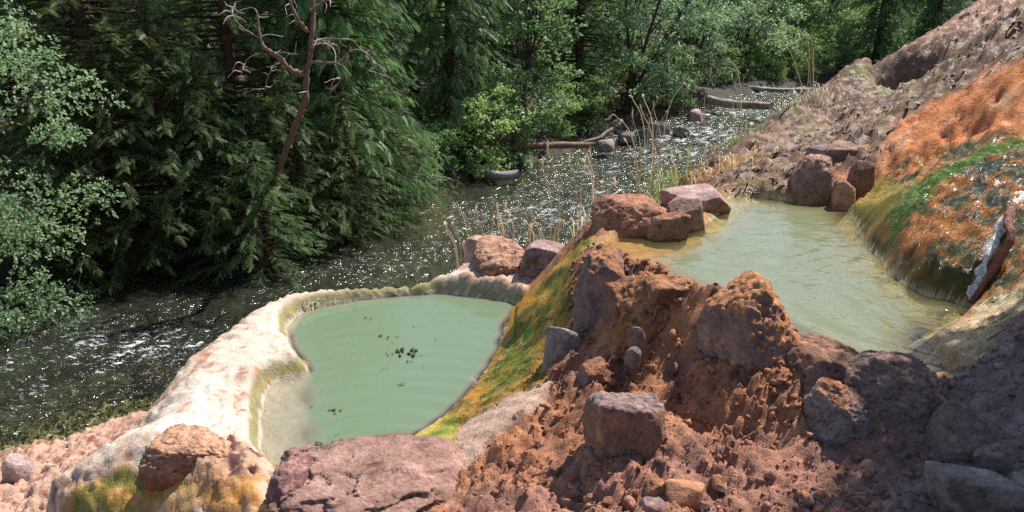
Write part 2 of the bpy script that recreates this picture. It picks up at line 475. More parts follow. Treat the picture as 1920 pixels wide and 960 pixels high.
S0, S1, SN = -0.84, 1.06, 575
Y0, Y1, YN = 1.25, 25.0, 730
OFF = 0.8
sv = np.linspace(S0, S1, SN)
yv = np.exp(np.linspace(math.log(Y0 + OFF), math.log(Y1 + OFF), YN)) - OFF
Yg, Sg = np.meshgrid(yv, sv, indexing='ij')
Xg = Sg * (Yg + OFF)
Hg, info = heights(Xg, Yg)
X, Y, Hh = Xg.ravel(), Yg.ravel(), Hg.ravel()
I = {k: v.ravel() for k, v in info.items()}
FS = I['fs']
nf = Y < 13
def wz(poly, soft=0.05, amp=0.06, fr=5.0, k=0.0):
    out = np.zeros(len(X)); i = np.where((Y < 16) & (FS < -1))[0]
    d = sdf(poly, X[i], Y[i]) + amp * perlin(X[i] * fr, Y[i] * fr, k) + amp * 0.5 * perlin(X[i] * fr * 3.3, Y[i] * fr * 3.3, k + 3)
    out[i] = sstep(soft, -soft, d)
    return out
w_moss, w_slab, w_yel = wz(Z_moss, .03, .03), wz(Z_slab, .05, .05), wz(Z_yel, .03, .03)
w_path, w_shore, w_mound = wz(Z_path, .15, .15), wz(Z_shore, .04, .05), wz(Z_mound, .04, .04)
w_green, w_ochre, w_dark = wz(Z_green, .05, .05, 7), wz(Z_ochre, .05, .06), wz(Z_dark, .12, .16, 6)
w_orange, w_front, w_lump = wz(Z_orange, .12, .18, 2.5), wz(Z_front, .04, .06), wz(Z_lump, .04, .04)
w_earth = wz(Z_earth, .05, .07, 6)
w_hill = np.maximum(sstep(.2, -.2, sdf(Z_hill, X, Y) + .3 * perlin(X * 1.2, Y * 1.2, 4)), sstep(6.6, 7.4, Y) * sstep(1.3, 2.0, X)) * (FS < -1)
w_hill = w_hill * (1 - w_orange) * (1 - w_mound)
w_rim = np.where(I['rim'], 1.0, 0.0) * (1 - w_moss)
w_mud = np.clip(1 - w_moss - w_slab - w_yel - w_path * 0.7 - w_shore - w_mound - w_orange - w_hill - w_rim, 0, 1)
inpool = (I['dl'] < 0) | (I['du'] < 0)
dry = np.where(inpool, 0.15, 1.0)

# relief
n_big = fbm(X * 2.6, Y * 2.6, Hh * 2.6, 3)
clod = fbm(X * 17, Y * 17, Hh * 17, 4, 0.62, 2.1, 1)
clod2 = fbm(X * 8, Y * 8, Hh * 8, 3, 0.6, 2.1, 1)
patch = sstep(-0.25, 0.25, perlin(X * 3.3, Y * 3.3, 11.0))
fine = fbm(X * 38, Y * 38, Hh * 38, 3, .6, 2.1, 1)
D = w_mud * (0.035 * n_big + (0.030 * clod + 0.014 * fine) * (0.45 + patch) + 0.050 * clod2 + 0.045 * fbm(X * 4.3, Y * 4.3, Hh * 4.3, 3, .55, 2.1, 1))
pit = fbm(X * 14, Y * 14, Hh * 9, 4, 0.6, 2.1, 0)
outer = sstep(-0.28, -0.02, -(-sdf(rim_out, X, Y))) if False else None
tt = np.full(len(X), 1.0); ii = np.where(nf & (X < 2))[0]; tt[ii] = -sdf(rim_out, X[ii], Y[ii])
w_outer = w_rim * sstep(0.22, 0.0, tt + 0.10 * perlin(X * 6, Y * 6, 3))
swl = fbm(X * 7 + 1.2 * fbm(X * 4, Y * 4, Hh * 4 + 20, 4), Y * 7 + 1.2 * n_big, Hh * 3, 4, .6, 2.1, 2)
D = D + w_rim * (0.016 * pit + 0.022 * n_big - 0.022 * swl + 0.008 * fine) + w_outer * (0.030 * np.minimum(pit, 0.15) + 0.02 * clod2)
flow = fbm((X + Y) * 9, (Y - X) * 2.2, Hh * 3, 4, 0.6, 2.1, 2)
D = D + w_earth * w_rim * (0.03 * clod + 0.02 * clod2)
D = D + w_moss * (0.050 * flow + 0.012 * fine + 0.016 * clod + 0.02 * n_big) + w_yel * .01 * clod
nug = fbm(X * 12, Y * 12, Hh * 12, 4, 0.62, 2.1, 1)
D = D + w_mound * (1 - 0.6 * w_ochre) * (0.062 * nug + 0.03 * clod2 + 0.02 * n_big) + w_slab * (0.014 * flow + .006 * pit)
strand = fbm((X * 0.5 + Y) * 2.0, (X - 0.5 * Y) * 9.0, Hh * 4, 4, 0.62, 2.1, 2)
lump = fbm(X * 3.4, Y * 3.4, Hh * 3.4, 3, 0.55, 2.1, 1)
gul = fbm(X * 0.7 + Y * .35, Y * 2.4 - X * 1.0, Hh * 1.0, 3, 0.5, 2.0, 2)
D = D + w_hill * (0.05 * strand + 0.05 * lump + 0.035 * nug + 0.02 * clod + 0.07 * gul)
D = D + w_orange * (0.045 * strand + 0.05 * lump + 0.015 * clod + 0.10 * gul)
D = D + w_path * (0.012 * clod + 0.02 * n_big) + w_shore * (0.02 * clod + .02 * clod2) + w_front * 0.008 * clod + w_lump * (0.05 * clod2 + 0.04 * clod + 0.035 + .012 * fine)
shelfw = sstep(0.1, -0.1, I['sh'])
edge = np.minimum(np.abs(I['dl']), np.abs(I['du']))
D = D * dry * np.where(inpool, 1, sstep(0.0, 0.07, edge) * 0.9 + 0.1)
low = (Hh < 1.6) & (FS < -0.5)
ledge = np.where(low & (w_hill < .3) & (w_rim < .5), 1.0, 0.0)
cob = fbm(X * 5, Y * 5, 3.0, 3, 0.5, 2.1, 1)
D = D + ledge * (0.012 * clod2 + 0.022 * pit + 0.06 * n_big)
D = D + np.where(Hh < 0.02, 0.07 * cob, 0)
gyv, gxv = np.gradient(Hg); slope = np.hypot(gyv / np.maximum(np.gradient(yv), 1e-6)[:, None], gxv / (np.gradient(sv)[None] * (Yg + OFF))).ravel()
D = D * mix(1, .42, sstep(.5, 1.1, slope) * np.maximum(np.maximum(w_mud, w_mound), w_moss))
Hd = Hh + D

# colours (true surface colours)
f1 = fbm(X * 4, Y * 4, Hh * 4 + 20, 4); f2 = fbm(X * 15, Y * 15, Hh * 15 + 40, 4); f3 = fbm(X * 1.5, Y * 1.5, 60.0, 3); f4 = perlin(X * 45, Y * 45, Hh * 45)
n = len(X)
col = np.tile(np.array([0.34, 0.135, 0.062], np.float32), (n, 1))
col = mixc(col, (0.46, 0.20, 0.085), sstep(-0.1, 0.5, f1 + 0.5 * f2))
col = mixc(col, (0.15, 0.06, 0.038), sstep(0.1, 0.5, -f1 + 0.4 * f4 + 0.2 * f3))
col = mixc(col, (0.30, 0.165, 0.13), sstep(0.1, 0.5, f3) * 0.7)
col = mixc(col, (0.13, 0.065, 0.05), sstep(.15, .4, fbm(X * 5, Y * 5, Hh * 5 + 80, 4)) * .8)
# red-violet grit in the very front
w_fr = sstep(3.0, 2.6, Y) * w_mud
col = mixc(col, (0.31, 0.15, 0.115), w_fr * (0.6 + 0.4 * f2))
pathc = mixc(np.tile(np.array([0.20, 0.135, 0.115], np.float32), (n, 1)), (0.30, 0.21, 0.18), sstep(0, 0.5, f2 + f1)); pathc = mixc(pathc, (0.10, 0.06, 0.05), sstep(0.15, 0.5, -f1 - .4 * f4))
col = col + (pathc - col) * w_path[:, None]
# riverside ledge
led = mixc(np.tile(np.array([0.50, 0.29, 0.20], np.float32), (n, 1)), (0.62, 0.42, 0.30), sstep(0, .5, f1)); led = mixc(led, (0.28, 0.11, 0.065), sstep(0.08, 0.35, f2 + .5 * f1))
col = col + (led - col) * ledge[:, None]
# riverbed
bed = mixc(np.tile(np.array([0.15, 0.14, 0.075], np.float32), (n, 1)), (0.28, 0.22, 0.14), sstep(0, .5, fbm(X * 5, Y * 5, 3.0, 2))); bed = mixc(bed, (0.035, 0.04, 0.025), sstep(0.0, 0.5, -cob + .2 * f1))
wb = sstep(0.06, -0.06, Hh)
col = col + (bed - col) * wb[:, None]
# travertine rim
tr = mixc(np.tile(np.array([0.57, 0.46, 0.36], np.float32), (n, 1)), (0.46, 0.30, 0.22), sstep(0.0, 0.5, f1 + 0.5 * f2)); tr = mixc(tr, (0.64, 0.56, 0.47), sstep(0, .5, -f1 + f3))
swirl = fbm(X * 7 + 1.2 * f1, Y * 7 + 1.2 * f3, Hh * 3, 4, .6, 2.1, 2); tr = mixc(tr, (0.40, 0.28, 0.19), sstep(.18, .42, swirl) * .7)
tr = mixc(tr, (0.36, 0.18, 0.11), sstep(0.20, 0.40, f1 * 0.8 + f2 * 0.7))
oc = mixc(np.tile(np.array([0.60, 0.42, 0.30], np.float32), (n, 1)), (0.22, 0.10, 0.055), sstep(-0.05, 0.35, -pit)); oc = mixc(oc, (0.42, 0.22, .08), sstep(.1, .5, f1))
tr = tr + (oc - tr) * (w_outer * 0.9)[:, None]
inner = sstep(0.09, 0.05, I['dl'] + 0.03 * f2) * sstep(2.10, 2.07, Hh + .02 * f2)
tr = mixc(tr, (0.24, 0.21, 0.085), inner * 0.92); tr = mixc(tr, (0.12, 0.14, 0.035), inner * sstep(0.0, 0.5, f1 + .3 * f2))
tr = mixc(tr, (0.52, 0.27, 0.06), inner * sstep(0.1, 0.4, -f2) * 0.5)
# front apron: orange algae with a green fringe, beyond it brown pitted crust
ap = mixc(np.tile(np.array([0.48, 0.22, 0.05], np.float32), (n, 1)), (0.58, 0.36, 0.15), sstep(0, .5, f1 + .4 * f2)); ap = mixc(ap, (0.22, 0.15, 0.03), sstep(.3, .55, -f1 + .2 * f2) * .7)
tr = tr + (ap - tr) * w_front[:, None]
dfr = np.full(n, 9.0); ii = np.where((X < 0) & (Y < 5))[0]; dfr[ii] = sdf(Z_front, X[ii], Y[ii])
tr = mixc(tr, (0.12, 0.15, 0.015), sstep(0.06, 0.0, np.abs(dfr + 0.03) + 0.06 * f2) * sstep(-1.05, -1.3, X) * sstep(3.05, 3.25, Y) * sstep(3.75, 3.5, Y) * .75)
tr = mixc(tr, (0.42, 0.22, 0.12), w_lump * 0.8); tr = mixc(tr, (0.10, 0.04, 0.04), w_lump * sstep(.0, .25, f2 + .3 * f4))
ea = mixc(np.tile(np.array([0.47, 0.29, 0.215], np.float32), (n, 1)), (0.25, 0.12, 0.08), sstep(.05, .4, f2 + .4 * f1)); ea = mixc(ea, (.58, .44, .36), sstep(.1, .5, -f2)); tr = tr + (ea - tr) * (w_earth * (1 - inner))[:, None]
col = col + (tr - col) * np.clip(w_rim + w_front * (X < 0) + w_lump, 0, 1)[:, None]
# spill between the pools
sp = fbm((X + Y) * 7, (Y - X) * 1.8, 3.0, 4, .6)
mo = mixc(np.tile(np.array([0.34, 0.20, 0.03], np.float32), (n, 1)), (0.47, 0.20, 0.025), sstep(-.1, .4, sp)); mo = mixc(mo, (0.50, 0.37, 0.13), sstep(.1, .5, f1))
Z_g1 = zone([(905,745),(940,660),(985,590),(1010,560),(1030,575),(1000,640),(985,700),(930,745)]); Z_g2 = zone([(1095,450),(1140,455),(1080,500),(1040,560),(1015,545),(1060,495)])
mo = mixc(mo, (0.085, 0.15, 0.012), np.maximum(wz(Z_g1, .05, .10, 8), wz(Z_g2, .04, .07, 8) * .8) * sstep(-.35, .15, sp + f2)); mo = mixc(mo, (0.05, 0.065, 0.015), sstep(0.0, 0.35, -sp + .4 * f2 + .3 * f4) * .85); mo = mixc(mo, (.16, .075, .03), sstep(.15, .4, flow) * .6)
col = col + (mo - col) * w_moss[:, None]
sl = mixc(np.tile(np.array([0.52, 0.34, 0.24], np.float32), (n, 1)), (0.34, 0.17, 0.10), sstep(.0, .5, f1 + .4 * f2)); col = col + (sl - col) * w_slab[:, None]
ye = mixc(np.tile(np.array([0.46, 0.34, 0.05], np.float32), (n, 1)), (0.12, 0.19, 0.015), sstep(-.2, .3, f1)); col = col + (ye - col) * w_yel[:, None]
# hillside
hs = mixc(np.tile(np.array([0.15, 0.075, 0.04], np.float32), (n, 1)), (0.30, 0.17, 0.085), sstep(0, .5, f1 + .3 * f2)); hs = mixc(hs, (0.15, 0.13, 0.03), sstep(.1, .45, f3 + .5 * f2)); hs = mixc(hs, (0.07, 0.035, 0.025), sstep(.0, .4, -strand - .1)); hs = mixc(hs, (0.40, 0.20, 0.09), sstep(.25, .5, -f3 + .3 * f1) * sstep(9, 7, Y))
hs = mixc(hs, (0.31, 0.15, 0.085), sstep(2.9, 3.6, Hh + 0.2 * f1) * sstep(9.5, 12, Y) * .8)
col = col + (hs - col) * w_hill[:, None]
og = mixc(np.tile(np.array([0.52, 0.17, 0.045], np.float32), (n, 1)), (0.60, 0.30, 0.15), sstep(0, .5, f1 + .3 * f3)); og = mixc(og, (0.34, 0.09, 0.03), sstep(.05, .4, -strand)); col = col + (og - col) * w_orange[:, None]
am = mixc(np.tile(np.array([0.38, 0.135, 0.028], np.float32), (n, 1)), (0.48, 0.25, 0.08), sstep(.1, .45, f2)); am = mixc(am, (0.035, 0.055, 0.02), sstep(-.04, .12, -f1 + .7 * f2 - .5 * nug + .3 * f4) * .92); am = mixc(am, (0.028, 0.045, 0.030), w_dark * sstep(-.15, .15, f1 + 1.1 * f2)); am = mixc(am, (0.25, 0.20, 0.03), w_ochre * .9); am = mixc(am, (0.42, 0.17, 0.03), w_ochre * sstep(.1, .4, f1)); am = mixc(am, (0.055, 0.13, 0.010), w_green * sstep(-.45, .0, f2 + .4 * f1))
wl = sstep(0.10, 0.02, I['du']); am = mixc(am, (0.12, 0.11, 0.02), wl * .6)
col = col + (am - col) * w_mound[:, None]
sc = mixc(np.tile(np.array([0.45, 0.31, 0.15], np.float32), (n, 1)), (0.14, 0.15, 0.03), sstep(.05, .35, f1)); sc = mixc(sc, (.62, .52, .40), sstep(.1, .4, f2)); col = col + (sc - col) * w_shore[:, None]
# pool floors
col = mixc(col, (0.50, 0.42, 0.33), np.where(I['dl'] < 0, 1.0, 0)); col = np.where((I['dl'] < 0)[:, None], col * (1 + 0.25 * f2)[:, None], col)
uf = mixc(np.tile(np.array([0.48, 0.40, 0.22], np.float32), (n, 1)), (0.50, 0.26, 0.09), sstep(.25, -.05, I['ol'])); uf = mixc(uf, (0.16, 0.18, 0.07), sstep(.15, .45, f1 + .3 * f2) * .8)
col = np.where((I['du'] < 0)[:, None], uf, col)
w_lipu = sstep(.07, .0, I['du']) * (I['du'] >= 0) * (1 - w_mound)
col = mixc(col, (0.40, 0.24, 0.08), w_lipu * .6)
# forest floor on the far bank
ff = mixc(np.tile(np.array([0.10, 0.065, 0.04], np.float32), (n, 1)), (0.05, 0.06, 0.02), sstep(0, .4, f3))
col = np.where((FS > -0.3)[:, None], ff, col)
col = np.clip(col, 0.004, 0.9)
wet = np.clip(w_hill * .68 + w_mound * 1.0 + w_moss * .75 + w_front * 1.0 + w_yel * .6 + w_shore * .9 + inner * .6 + w_orange * .15 + w_lipu * .8 + np.where(Hh < .1, 1, 0) + w_path * .25 + w_mud * .08 + ledge * .2, 0, 1)

# split the sheet into the formations it shows
kind_id = np.zeros(n, int)                                   # 0 ground
kind_id[w_hill + w_orange > 0.5] = 1                         # hillside
kind_id[(w_rim > 0.5) | ((w_front > .5) & (X < 0)) | (w_lump > .5)] = 2
kind_id[(w_moss > 0.5) & ~(I['dl'] < 0)] = 3
kind_id[w_mound > 0.5] = 4
kind_id[(FS > -1.2) | (Hh < -0.42)] = 5                                       # far side: left to the coarse sheet
ID = kind_id.reshape(Xg.shape)
idx = np.arange(n).reshape(Xg.shape)
quads = np.stack([idx[:-1, :-1], idx[:-1, 1:], idx[1:, 1:], idx[1:, :-1]], -1).reshape(-1, 4)
fid = ID[:-1, :-1].ravel()
# coarse land sheet to the horizon, a little below the fine one where they overlap
gx = np.concatenate([np.linspace(-300, -40, 14)[:-1], np.linspace(-40, 60, 201), np.linspace(60, 300, 13)[1:]])
gy = np.concatenate([np.linspace(-150, -12, 9)[:-1], np.linspace(-12, 60, 181), np.linspace(60, 400, 15)[1:]])
GY, GX = np.meshgrid(gy, gx, indexing='ij')
GH, gi = heights(GX, GY)
GH = np.where((GX > 20) & (gi['fs'] < 0), np.minimum(GH, 14), GH)
inside = (GX / (GY + OFF + 1e-6) > S0 - .02) & (GX / (GY + OFF + 1e-6) < S1 + .02) & (GY > Y0 - .3) & (GY < Y1 + .5) & (gi['fs'] < -1.0)
GH = GH - np.where(inside, np.where(GH < -0.3, 0.08, 0.7), 0.0)
GH = GH + np.where(gi['fs'] > 0.5, 0.12 * perlin(GX * .8, GY * .8, 1.0), 0)
gc = mixc(np.tile(np.array([0.10, 0.065, 0.04], np.float32), (GH.size, 1)), (0.05, 0.06, 0.02), sstep(0, .4, perlin(GX.ravel() * .6, GY.ravel() * .6, 0)))
gc = np.where(((gi['fs'].ravel() < -1) & (GH.ravel() > .1))[:, None], np.array([[.22, .11, .065]]) * (1 + .5 * perlin(GX.ravel() * 1.3, GY.ravel() * 1.3, 7.0))[:, None], gc)
gc = mixc(gc, (.035, .028, .018), sstep(1.6, .4, gi['fs'].ravel() + .5 * perlin(GX.ravel(), GY.ravel(), 5.0)))  # shadow under the far-bank trees, painted into the soil colour along the shore
gc = np.where((GH.ravel() < 0)[:, None], np.array([[.07, .07, .04]]), gc)
gidx = np.arange(GH.size).reshape(GH.shape)
gq = np.stack([gidx[:-1, :-1], gidx[:-1, 1:], gidx[1:, 1:], gidx[1:, :-1]], -1).reshape(-1, 4)
link("forest_floor", mesh_np("forest_floor", np.stack([GX.ravel(), GY.ravel(), GH.ravel()], 1), [gq], M['ground'], gc, {"wet": np.zeros(GH.size)}), kind="structure")
# ---------------------------------------------------------------- water
def water_material(name, milky, deep, full, fine, bump, bdist, rough=0.06, tint=(0.8, 0.85, 0.7), foam_glint=False, maxmilk=1.0, aniso=1.0):
    """clear film over a cloudy body: cloudiness grows with the water's real depth (attribute), mirror by Fresnel"""
    t = NT(name)
    pos = t.n("NewGeometry").outputs["Position"]
    dep = t.attr("depth").outputs["Fac"]
    mp = t.n("Mapping"); t.l(pos, mp.inputs[0]); mp.inputs["Scale"].default_value = (1, aniso, 1)
    n1 = t.noise(fine, 3, 0.55, mp.outputs[0], 0.6); n2 = t.noise(fine * 3.7, 2, 0.5, mp.outputs[0], 0.3)
    h = t.math('ADD', n1.outputs[0], t.math('MULTIPLY', n2.outputs[0], 0.22))
    bp = t.n("Bump"); bp.inputs["Distance"].default_value = bdist
    rip = t.attr("ripple").outputs["Fac"]
    t.l(t.math('MULTIPLY', rip, bump, clamp=True), bp.inputs["Strength"]); t.l(h, bp.inputs["Height"])
    trn = t.n("BsdfTransparent"); trn.inputs[0].default_value = (*tint, 1)
    dif = t.n("BsdfDiffuse")
    kd = t.maprange(dep, 0, full, 0, 1)
    t.l(t.mixrgb(kd, milky, deep), dif.inputs[0])
    body = t.n("MixShader"); 
    fac = t.math('MULTIPLY', t.maprange(dep, 0.0, full, 0.0, 1.0), maxmilk)
    t.l(fac, body.inputs[0]); t.l(trn.outputs[0], body.inputs[1]); t.l(dif.outputs[0], body.inputs[2])
    gl = t.n("BsdfGlossy"); gl.inputs["Roughness"].default_value = rough; gl.inputs[0].default_value = (1, 1, 1, 1)
    t.l(bp.outputs[0], gl.inputs["Normal"])
    fr = t.n("Fresnel"); fr.inputs[0].default_value = 1.33; t.l(bp.outputs[0], fr.inputs["Normal"])
    top = t.n("MixShader"); t.l(fr.outputs[0], top.inputs[0]); t.l(body.outputs[0], top.inputs[1]); t.l(gl.outputs[0], top.inputs[2])
    res = top.outputs[0]
    if foam_glint:
        fo = t.attr("foam_glint").outputs["Fac"]
        mp2 = t.n("Mapping"); t.l(pos, mp2.inputs[0]); mp2.inputs["Rotation"].default_value = (0, 0, -.93); mp2.inputs["Scale"].default_value = (.45, 1.5, 1)
        nf_ = t.noise(13, 4, 0.75, mp2.outputs[0], 0.4)
        ff_ = t.maprange(t.math('ADD', fo, t.math('MULTIPLY', t.math('SUBTRACT', nf_.outputs[0], 0.5), 2.0)), 0.48, 0.86, 0, .9)
        wd = t.n("BsdfDiffuse"); wd.inputs[0].default_value = (0.8, 0.83, 0.85, 1)  # diffuse white for both white water and painted sun glints
        mx = t.n("MixShader"); t.l(ff_, mx.inputs[0]); t.l(res, mx.inputs[1]); t.l(wd.outputs[0], mx.inputs[2]); res = mx.outputs[0]
    t.l(res, t.out.inputs[0])
    return t.m

M['lower_water'] = water_material("cloudy_green_water", (0.44, 0.36, 0.25), (0.135, 0.185, 0.108), 0.20, 7.0, 0.35, 0.02, 0.05, (0.96, 0.95, 0.89))
M['upper_water'] = water_material("cloudy_olive_water", (0.34, 0.28, 0.14), (0.175, 0.185, 0.098), 0.30, 6.0, 0.5, 0.03, 0.06, (0.92, 0.90, 0.74))
M['river'] = water_material("river_water", (0.10, 0.095, 0.06), (0.05, 0.055, 0.036), 1.0, 2.6, 1.0, 0.42, 0.16, (0.90, 0.90, 0.72), True, 0.42, 1.5)

def pool(name, d, level, mat, ripple, waves):
    sel = (d.reshape(Xg.shape) < 0.10)
    fm = (sel[:-1, :-1] & sel[1:, 1:]).ravel()
    q = quads[fm]; u, inv = np.unique(q, return_inverse=True)
    x, y = X[u], Y[u]
    z = np.full(len(u), level) + waves(x, y)
    link(name, mesh_np(name, np.stack([x, y, z], 1), [inv.reshape(-1, 4)], mat, None, {"depth": np.clip(level - Hh[u], 0, 2), "ripple": ripple(x, y)}), kind="structure")
lx, ly = P(720, 870, LOW_Z)
def low_waves(x, y):
    r = np.hypot(x - lx, y - ly); return 0.0034 * np.sin(r * 42 + 2 * perlin(x * 2, y * 2, 0)) * np.exp(-r * 1.1) + 0.0012 * perlin(x * 5, y * 5, 1)
pool("lower_pool_water", I['dl'], LOW_Z, M['lower_water'], lambda x, y: 0.35 + 0.6 * np.exp(-np.hypot(x - lx, y - ly) * 1.3), low_waves)
ux, uy, _z = hit(1815, 578)
def up_waves(x, y):
    r = np.hypot(x - ux, y - uy); return 0.009 * np.sin(r * 36 + 9 * perlin(x * 1.6, y * 1.6, 0)) * np.exp(-r * 1.0) * (.6 + .8 * perlin(x * 2.3, y * 2.3, 9)) + 0.0015 * perlin(x * 5, y * 5, 1)
pool("upper_pool_water", I['du'], UP_Z, M['upper_water'], lambda x, y: 0.35 + 1.6 * np.exp(-np.hypot(x - ux, y - uy) * 0.8), up_waves)

# river: waves and riffles are geometry; finer chop is relief
rs = np.linspace(-1.1, 0.8, 520); ry = np.exp(np.linspace(math.log(5.2), math.log(60), 520)) - 0.8
RYg, RSg = np.meshgrid(ry, rs, indexing='ij'); RXg = RSg * (RYg + .8)
rx, ryy = RXg.ravel(), RYg.ravel()
fsr = side_of(far_shore, rx, ryy); nsr = side_of(near_shore, rx, ryy)
th = np.arctan2(1.0, 0.75); fx = rx * math.cos(th) + ryy * math.sin(th); fy = -rx * math.sin(th) + ryy * math.cos(th)
calm = sstep(0.2, 2.0, -fsr)                                         # quiet water under the far bank
rough_w = 0.35 + 0.65 * sstep(-0.3, 0.4, fbm(fx * .35, fy * .8, 2.0, 3))
wv = 0.035 * fbm(fx * 1.5, fy * 2.6, 0.0, 3) + 0.022 * fbm(fx * 4.5, fy * 7.0, 5.0, 3) + 0.022 * fbm(fx * 8, fy * 11, 9.0, 2)
riff = np.zeros(len(rx))
for (px, py, rad, amt) in [(290,655,.9,1.2),(60,740,.8,.8),(160,640,1.4,.9),(230,690,.6,.6),(1290,250,3.0,1.3),(1180,270,1.6,.9),(1000,400,1.5,1.1),(1120,350,1.8,.9),(900,430,1.0,.7),(1250,290,2.0,1.2),(700,480,.9,.7),(620,500,1.2,.7),(380,640,.8,.7),(100,690,1.0,.5),(30,740,.9,.6),(560,530,1.0,.6),(880,400,1.5,.6),(960,440,1.2,.8),(1150,310,2.2,.9),(780,470,.9,.6),(1060,330,1.6,.6),(1400,215,3.0,1.2),(1420,175,3,1.0)]:
    x0, y0 = P(px, py, 0)
    riff = np.maximum(riff, amt * np.exp(-(((rx - x0) * .8) ** 2 + (ryy - y0) ** 2) / rad ** 2))
wv = wv * (0.45 + 1.0 * calm * rough_w + 1.2 * np.minimum(riff, 1))
foam_glint = np.clip(riff * (0.50 + 1.0 * fbm(fx * 2.2, fy * 8, 12.0, 3)), 0, 1) * 0.70  # riffle white water, plus sun sparkle painted on as white specks
RH, _ri = heights(rx, ryy)
rdepth = np.clip(-RH, 0, 2)
rip = np.clip(0.08 + 0.75 * calm * rough_w ** 1.5 * sstep(-.35, .35, fbm(fx * 1.1, fy * 3.2, 21.0, 3)) + 0.9 * riff, 0, 1)
ridx = np.arange(len(rx)).reshape(RXg.shape)
ok = ((fsr < 0.5) & (nsr > -1.2)).reshape(RXg.shape)
rq = np.stack([ridx[:-1, :-1], ridx[:-1, 1:], ridx[1:, 1:], ridx[1:, :-1]], -1).reshape(-1, 4)[(ok[:-1, :-1] | ok[1:, 1:]).ravel()]
u, inv = np.unique(rq, return_inverse=True)
link("river", mesh_np("river", np.stack([rx[u], ryy[u], wv[u]], 1), [inv.reshape(-1, 4)], M['river'], None, {"depth": rdepth[u], "ripple": rip[u], "foam_glint": foam_glint[u]}), kind="structure")
# the river out of frame to the left, upstream and down, as a plain coarse sheet a little lower
link("river_reach", mesh_np("river_reach", np.array([(-120, -10, -.06), (-8, 2.5, -.06), (-8, 14, -.06), (-120, 14, -.06)]), [np.array([[0, 1, 2, 3]])], M['river'], None, {"depth": np.full(4, .8), "ripple": np.full(4, .5), "foam_glint": np.zeros(4)}), kind="structure")
# ---------------------------------------------------------------- rocks
_ico = {}
def ico(sub):
    if sub not in _ico:
        bm = bmesh.new(); bmesh.ops.create_icosphere(bm, subdivisions=sub, radius=1.0)
        v = np.array([p.co[:] for p in bm.verts]); f = np.array([[q.index for q in p.verts] for p in bm.faces]); bm.free()
        _ico[sub] = (v, f)
    return _ico[sub]

GREYV = (0.21, 0.15, 0.145); BROWN = (0.22, 0.115, 0.075); PINK = (0.44, 0.26, 0.21); TAN = (0.34, 0.21, 0.14); ORANGE = (0.52, 0.20, 0.06)
MUD = (0.27, 0.115, 0.055)

def rock_shape(seed, planes=None, sub=5, sharp=12, rough=1.0, nrand=9, chips=26, cracks=0.0):
    """unit rock: rounded polytope from cutting planes, then broken up by noise"""
    rr = np.random.RandomState(seed)
    d, f = ico(sub)
    pl = list(planes or [])
    for ax in ((1,0,0),(-1,0,0),(0,1,0),(0,-1,0),(0,0,1),(0,0,-1)):
        nrm = np.array(ax, float) + rr.normal(0, 0.16, 3); pl.append((nrm, 0.95))
    for i in range(nrand):
        nrm = rr.normal(size=3); nrm[2] = abs(nrm[2]) * .8; pl.append((nrm, rr.uniform(0.92, 1.15)))
    N = np.array([p[0] / np.linalg.norm(p[0]) for p in pl]); Hh_ = np.array([p[1] for p in pl])
    k = np.maximum(d @ N.T, 0) / Hh_
    sharp = sharp * 1.7
    r = (k ** sharp).sum(1) ** (-1.0 / sharp)
    v = d * r[:, None]
    o = seed * 3.7
    for i in range(chips):                                   # chipped faces
        q = rr.normal(size=3); q[2] = abs(q[2]) - .15; q /= np.linalg.norm(q); h_ = (v @ q).max() * rr.uniform(.90, .985)
        e = np.maximum(v @ q - h_, 0); v = v - e[:, None] * q
    dsp = 0.020 * fbm(v[:, 0] * 1.7 + o, v[:, 1] * 1.7, v[:, 2] * 1.7, 3) + 0.022 * fbm(v[:, 0] * 5 + o, v[:, 1] * 5, v[:, 2] * 8, 4, .6, 2.1, 0) + 0.012 * fbm(v[:, 0] * 17 + o, v[:, 1] * 17, v[:, 2] * 20, 3, .6)
    cr = np.abs(perlin(v[:, 0] * 1.3 + o, v[:, 1] * 1.3, v[:, 2] * 2.4 + o)); dsp = dsp - 0.045 * sstep(0.03, 0.0, cr)
    if cracks:
        c2 = perlin(v[:, 0] * 1.5 + o + .3 * cr, v[:, 1] * 1.5, v[:, 2] * 3.0); c3 = perlin(v[:, 0] * 2.6, v[:, 1] * 2.6 + o, v[:, 2] * 5)
        dsp = dsp - cracks * (.055 * sstep(.045, 0, np.abs(c2)) + .05 * sstep(0, .03, c3 - .12) + .05 * sstep(0, .03, c2 - .25))
    return v + d * (dsp * rough)[:, None], f

